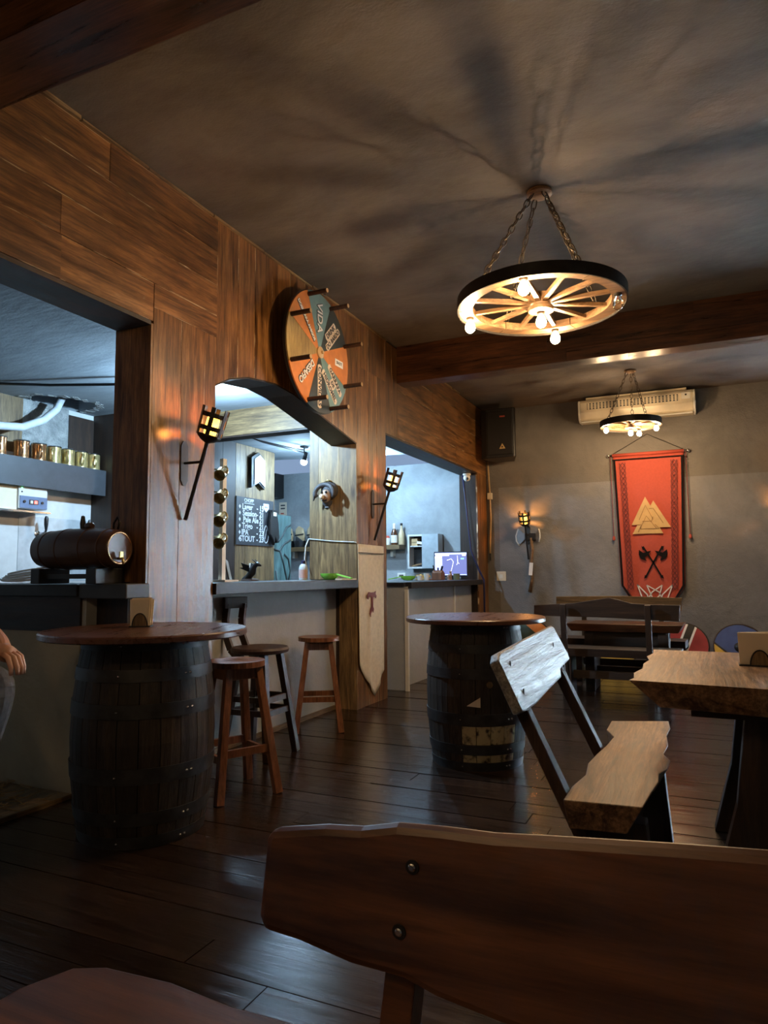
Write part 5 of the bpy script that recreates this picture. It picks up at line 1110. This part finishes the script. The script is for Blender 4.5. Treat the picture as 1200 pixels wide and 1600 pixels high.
# crossed axes
for s in (-1, 1):
    cx_, cz_ = 2.148, 1.265
    A = lambda u, v: (cx_+s*u, cz_+v)
    ribbon('axe_shaft', [A(-0.10,-0.19),(cx_,cz_),A(0.115,0.205)], 0.020, 'print_black')
    flat('axe_spike', [A(0.09,0.16),A(0.12,0.16) if s > 0 else A(0.12,0.16),A(0.135,0.215)], 'print_black'); flat('axe_butt', [A(-0.115,-0.20),A(-0.075,-0.18),A(-0.105,-0.15)], 'print_black')
    flat('axe_blade', [A(0.05,0.10),A(0.075,0.135),A(0.115,0.125),A(0.165,0.165),A(0.168,0.10),A(0.145,0.05),A(0.075,0.02),A(0.10,0.07)], 'print_black')
    flat('axe_hook', [A(0.05,0.11),A(0.07,0.14),A(0.02,0.15)], 'print_black')
for pts in ([(1.95,0.99),(2.0,0.83),(2.06,0.74)],[(1.95,0.99),(2.06,0.87),(2.10,0.75)],[(2.06,0.985),(2.12,0.83),(2.22,0.76)],[(2.06,0.985),(2.20,0.90),(2.26,0.75)],[(2.24,0.985),(2.12,0.90),(2.04,0.76)],[(2.24,0.985),(2.20,0.85),(2.08,0.75)],[(2.36,0.99),(2.30,0.83),(2.24,0.74)],[(2.36,0.99),(2.24,0.87),(2.20,0.75)]):
    ribbon('white_knot', pts, 0.014, 'white_print', PY-0.001)
MB().tube([(1.66,BY-.008,2.655),(2.60,BY-.008,2.655)], 0.014, 12).build('hanging_rod', 'steel', t, smooth='all')
MB().tube([(1.70,BY-.008,2.655),(2.558,BY-.008,2.655)], 0.022, 12).build('sleeve', 'red', t, smooth='all')
for x in (1.65, 2.605): MB().ball((x,BY-.008,2.655), 0.024, 12).build('finial', 'steel', t, smooth='all')
MB().tube([(1.70,BY-.01,2.67),(2.13,BY,2.905),(2.558,BY-.01,2.67)], 0.004, 6).build('hanging_cord', 'iron', t)
for x, l in ((1.675,1.0),(2.575,1.0)):
    MB().tube([(x,BY-.01,2.64),(x+.01,BY-.01,1.60)], 0.005, 6).build('side_cord', 'burgundy', t); MB().lathe([(0.012,0.05),(0.02,0.02),(0.016,0),(0,-0.01)], (x+.01,BY-.012,1.56), 10).build('tassel', 'red', t, smooth=True)
for x, s in ((xl(.85)+.03,1),(xr(.85)-.03,-1)): MB().prism([(x,1.0),(x+s*.12,0.80),(x+s*.10,0.78),(x-s*.03,0.97)], 0.008, lambda u,v,w: (u, BY-.005-w, v)).build('corner_stick', 'burgundy', t)

# axe hung below the back-wall torch
t = thing('wall_axe', 'double-bladed axe with wooden handle hanging under the back-wall torch', 'axe', (0.58,9.37,0.89))
hp = [(0.615,1.62),(0.628,1.45),(0.60,1.25),(0.615,1.08),(0.58,0.89)]
MB().tube([(x,9.365,z) for x, z in hp], [0.020,0.020,0.022,0.02,0.024], 10).build('handle', 'spoke', t, smooth='all')
MB().bx(0.53,0.68,9.352,9.378,1.58,1.68).build('axe_eye', 'iron', t, bevel=0.01)
for s, x0 in ((-1,0.53),(1,0.68)):
    pl = [(x0,1.60),(x0+s*.08,1.52),(x0+s*.115,1.58),(x0+s*.12,1.65),(x0+s*.085,1.75),(x0,1.67)]
    if s > 0: pl = [(x0,1.60),(x0+.04,1.56),(x0+.055,1.62),(x0+.055,1.68),(x0+.04,1.74),(x0,1.67)]
    MB().prism(pl, 0.012, lambda u,v,w: (u, 9.372-w, v)).build('blade', 'axe_steel', t)
    ed = pl[1:5]; MB().tube([(x,9.362,z) for x, z in ed], 0.010, 6).build('bright_edge', 'white_print', t, smooth='all')
MB().box((0.608,9.338,1.20),(0.05,0.004,0.17),Matrix.Rotation(0.1,3,'Y')).build('price_tag', 'white_print', t)

# round shields leaning on the back wall
def shield(label, x, bands, rot, edge='iron'):
    t = thing('round_shield', label, 'shield', (x,9.05,0.0), 0, 'painted round shields on the floor'); r = 0.275; tilt = D(22)
    c = Vector((x, 9.02+r*math.sin(tilt), 0.004+r*math.cos(tilt)+0.012)); n = Vector((0,-math.cos(tilt),math.sin(tilt))); ux = Vector((1,0,0)); uy = Vector((0,math.sin(tilt),math.cos(tilt)))
    f = lambda u, v, w: c+ux*(u*math.cos(rot)-v*math.sin(rot))+uy*(u*math.sin(rot)+v*math.cos(rot))+n*w
    for a, b_, mt in bands:   # strips across the disc from u=a..b (fractions of r)
        us = [r*(a+(b_-a)*i/8) for i in range(9)]; h = lambda u: math.sqrt(max(1e-8, r*r-u*u))
        MB().prism([(u,-h(u)) for u in us]+[(u,h(u)) for u in reversed(us)], 0.016, lambda u,v,w: f(u,v,w-.008)).build('painted_field', mt, t)
    pts = [f(r*math.cos(a), r*math.sin(a), 0) for a in [2*PI*i/40 for i in range(40)]]
    MB().tube(pts, 0.011, 6, closed=True).build('rim', 'dark_x', t, smooth='all')
    q = Matrix((ux, uy, n)).transposed(); MB().lathe([(0.06,0.008),(0.05,0.03),(0.03,0.045),(0,0.05)], c, 18, q).build('boss', edge, t, smooth=True)
shield('round shield with green and orange fields behind the pale-patched barrel', 0.62, [(-1,-.25,'orange'),(-.25,.45,'shield_green'),(.45,1,'orange')], 0.9)
shield('yellow round shield under the far bench', 1.71, [(-1,.1,'yellow'),(.1,1,'yellow')], 0.2)
shield('red round shield with a black and white stripe by the back wall', 2.46, [(-1,-.22,'shield_red'),(-.22,-.13,'white_print'),(-.13,.16,'black'),(.16,.25,'white_print'),(.25,1,'shield_red')], -0.35)
shield('blue round shield with yellow corner behind the slab table', 3.06, [(-1,-.55,'yellow'),(-.55,-.48,'black'),(-.48,1,'blue')], 0.85)

# air conditioner
t = thing('air_conditioner', 'cream ceiling-height air conditioner with grille on the back wall', 'air conditioner', (2.02,9.25,3.07))
prof = [(9.398,3.10),(9.20,3.085),(9.13,3.12),(9.10,3.20),(9.105,3.33),(9.13,3.365),(9.398,3.365)]
MB().prism(prof, 1.34, lambda u,v,w: (1.35+w, u, v)).build('body', 'cream_plastic', t, bevel=0.008)
for x in (1.325, 2.69): MB().prism([(a-(.004 if a < 9.3 else 0),b) for a, b in prof], 0.025, lambda u,v,w: (x+w, u, v)).build('end_cap', 'white_plastic', t, bevel=0.008)
MB().bx(1.42,2.62,9.16,9.398,3.365,3.405).build('top_tray', 'cream_plastic', t, bevel=0.004)
MB().bx(1.44,2.52,9.099,9.104,3.235,3.315).build('grille_recess', 'charcoal', t)
for i in range(26): x = 1.45+i*0.0415; MB().bx(x,x+0.020,9.092,9.100,3.236,3.314).build('grille_slat', 'cream_plastic', t)
for z in (3.255,3.275,3.295): MB().bx(1.44,2.52,9.093,9.098,z-.003,z+.003).build('grille_rail', 'cream_plastic', t)
MB().bx(2.56,2.66,9.095,9.102,3.25,3.33).build('control_patch', 'white_plastic', t); MB().bx(2.60,2.62,9.092,9.096,3.29,3.31).build('sensor', 'black', t)
MB().bx(1.36,2.68,9.14,9.18,3.078,3.092).build('louvre', 'white_plastic', t)

# loudspeaker in the corner
t = thing('loudspeaker', 'black loudspeaker mounted high in the far left corner', 'speaker', (0.32,9.0,2.65), 0)
q = lambda u,v,w: (0.085+u, 8.86+v, 2.66+w)
MB().prism([(0,0.03),(0.08,0),(0.45,0.0),(0.47,0.03),(0.36,0.40),(0.10,0.40)], 0.66, q).build('cabinet', 'black', t, bevel=0.012)
MB().bx(0.185,0.52,8.848,8.862,2.70,3.28).build('grille', 'black', t, bevel=0.006)
MB().bx(0.20,0.505,8.843,8.849,3.06,3.068).build('grille_seam', 'black', t)
MB().bx(0.355,0.425,8.842,8.849,3.195,3.215).build('red_badge', 'red', t)
MB().prism([(0.345,2.775),(0.425,2.775),(0.385,2.845)], 0.005, lambda u,v,w: (u, 8.848-w, v)).build('triangle_badge', 'gold', t); MB().prism([(0.37,2.79),(0.40,2.79),(0.385,2.815)], 0.005, lambda u,v,w: (u, 8.8455-w, v)).build('triangle_badge_core', 'black', t)
MB().bx(0.27,0.37,9.25,9.4,2.9,3.05).build('wall_bracket', 'iron', t)

# ================================================================== STRAW, PERSON, NEAR-BAY LAMP
t = thing('straw_board', 'low wooden platform in the bar entrance scattered with straw', 'platform', (-0.8,2.2,0)); MB().bx(-1.9,-0.31,0.6,2.71,-0.003,0.022).build('board', 'old_y', t)
rnd = random.Random(11); mb = MB()
for i in range(420):
    c = Vector((-0.75+rnd.gauss(0,.28), 2.30+rnd.gauss(0,.18), 0.026+rnd.random()*0.012))
    if c.x > -0.34 or c.y > 2.70: continue
    a = rnd.random()*PI; d = Vector((math.cos(a), math.sin(a), rnd.uniform(-.1,.1)))*rnd.uniform(.02,.06); mb.bar(c-d, c+d, 0.003, 0.003)
o = mb.build('straw', 'straw', t); o['kind'] = 'stuff'
chandelier('wagon-wheel chandelier in the near bay above the foreground bench', (1.95,-0.35,2.70), (1.95,-0.35), 0.475, 12, [(1,D(-90),.43),(1,D(180),.43),(1,D(90),.43),(1,D(0),.43)], [D(-48),D(-132),D(48),D(132)], D(15), watts=4.0)

def skinned(name, verts, edges, radii, mat, parent, root=0, sub=2):
    me = bpy.data.meshes.new(name); me.from_pydata([tuple(WM(parent).inverted() @ Vector(v)) for v in verts], edges, []); o = bpy.data.objects.new(name, me); COL.objects.link(o); o.parent = parent
    me.materials.append(M[mat]); o.modifiers.new('skin', 'SKIN')
    if not me.skin_vertices: bpy.context.view_layer.objects.active = o
    for i, r in enumerate(radii): me.skin_vertices[0].data[i].radius = (r, r) if not isinstance(r, tuple) else r
    me.skin_vertices[0].data[root].use_root = True
    s = o.modifiers.new('sub', 'SUBSURF'); s.levels = sub; s.render_levels = sub
    return o
# customer seated on a bar stool at the left edge, hand on the knee; only knee and forearm show
sx, sy = 0.055, 1.60
stool('wooden bar stool under the seated person at the left edge', (sx,sy,0), 0.2, 0.68, 0.165)
t = thing('person', 'seated person in grey trousers resting a hand on the knee at the left edge', 'person', (sx,sy,0.68))
V_ = lambda x, y_, z: (sx+x, sy+y_, z)
body = [V_(-.02,0,.78), V_(-.03,0,.95), V_(-.02,0,1.12), V_(-.01,0,1.23), V_(.0,0,1.31), V_(.02,0,1.40), V_(.03,0,1.50),
    V_(.10,.09,.78), V_(.43,.08,.785), V_(.25,.08,.36), V_(.33,.08,.30), V_(.10,-.09,.78), V_(.43,-.16,.785), V_(.25,-.16,.36), V_(.33,-.16,.30),
    V_(-.01,.17,1.18), V_(.10,.20,1.00), V_(.36,.13,.905), V_(.41,.10,.885), V_(-.01,-.17,1.18), V_(.08,-.22,1.0), V_(.32,-.19,.905), V_(.38,-.17,.885)]
edges = [(0,1),(1,2),(2,3),(3,4),(4,5),(5,6),(0,7),(7,8),(8,9),(9,10),(0,11),(11,12),(12,13),(13,14),(2,15),(15,16),(16,17),(17,18),(2,19),(19,20),(20,21),(21,22)]
radii = [(.12,.15),(.10,.13),(.11,.15),.07,.052,(.095,.08),(.085,.07),.08,.06,.045,.038,.08,.06,.045,.038,.06,.045,.034,.03,.06,.045,.034,.03]
skinned('body', body, edges, radii, 'skin', t)
pants = [V_(-.02,0,.79), V_(.10,.09,.785), V_(.43,.08,.785), V_(.26,.08,.40), V_(.10,-.09,.785), V_(.43,-.16,.785), V_(.26,-.16,.40)]
skinned('trousers', pants, [(0,1),(1,2),(2,3),(0,4),(4,5),(5,6)], [(.135,.165),.095,.074,.06,.095,.074,.06], 'denim', t)
shirt = [V_(-.02,0,.88), V_(-.03,0,.97), V_(-.02,0,1.12), V_(-.01,0,1.22), V_(-.01,.17,1.18), V_(.06,.195,1.06), V_(-.01,-.17,1.18), V_(.05,-.21,1.06)]
skinned('shirt', shirt, [(0,1),(1,2),(2,3),(2,4),(4,5),(2,6),(6,7)], [(.135,.165),(.12,.15),(.125,.165),.085,.075,.064,.075,.064], 'shirt', t)
MB().ball(V_(.01,0,1.52), 0.105, 18, (1.0,0.88,0.85)).build('hair', 'hair', t, smooth='all')
for hx, hy in ((.41,.10),(.38,-.17)):
    hp = Vector(V_(hx,hy,.882)); MB().tube([hp+Vector((-.03,0,.004)), hp+Vector((.0,0,.002)), hp+Vector((.04,0,-.006))], [.026,.034,.028], 10).build('palm', 'skin', t, smooth='all')
    for o_, l in ((-.026,.055),(-.009,.066),(.009,.062),(.025,.05)):
        a = hp+Vector((.035, o_, -.002)); MB().tube([a, a+Vector((l*.5,0,-.012)), a+Vector((l*.8,0,-.045)), a+Vector((l*.82,0,-.07))], [.0105,.010,.009,.007], 8).build('finger', 'skin', t, smooth='all')
    s = -1 if hy > 0 else 1
    MB().tube([hp+Vector((-.01,s*.025,0)), hp+Vector((.02,s*.05,-.014)), hp+Vector((.045,s*.055,-.03))], [.012,.0105,.008], 8).build('thumb', 'skin', t, smooth='all')
for yy in (.08,-.16): MB().ball(V_(.32,yy,.285), 0.05, 12, (2.3,0.95,0.8)).build('shoe', 'black', t, smooth='all')
for s in (-1,1): MB().ball(V_(.117,s*.033,1.44), 0.010, 8).build('eye', 'black', t, smooth='all'); MB().ball(V_(.02,s*.085,1.43), 0.022, 10, (0.8,0.5,1.3)).build('ear', 'skin', t, smooth='all')
MB().ball(V_(.125,0,1.41), 0.016, 10, (1.2,0.8,1.4)).build('nose', 'skin', t, smooth='all')
MB().tube([V_(.108,-.022,1.365),V_(.114,0,1.362),V_(.108,.022,1.365)], .006, 6).build('mouth', 'burgundy', t)
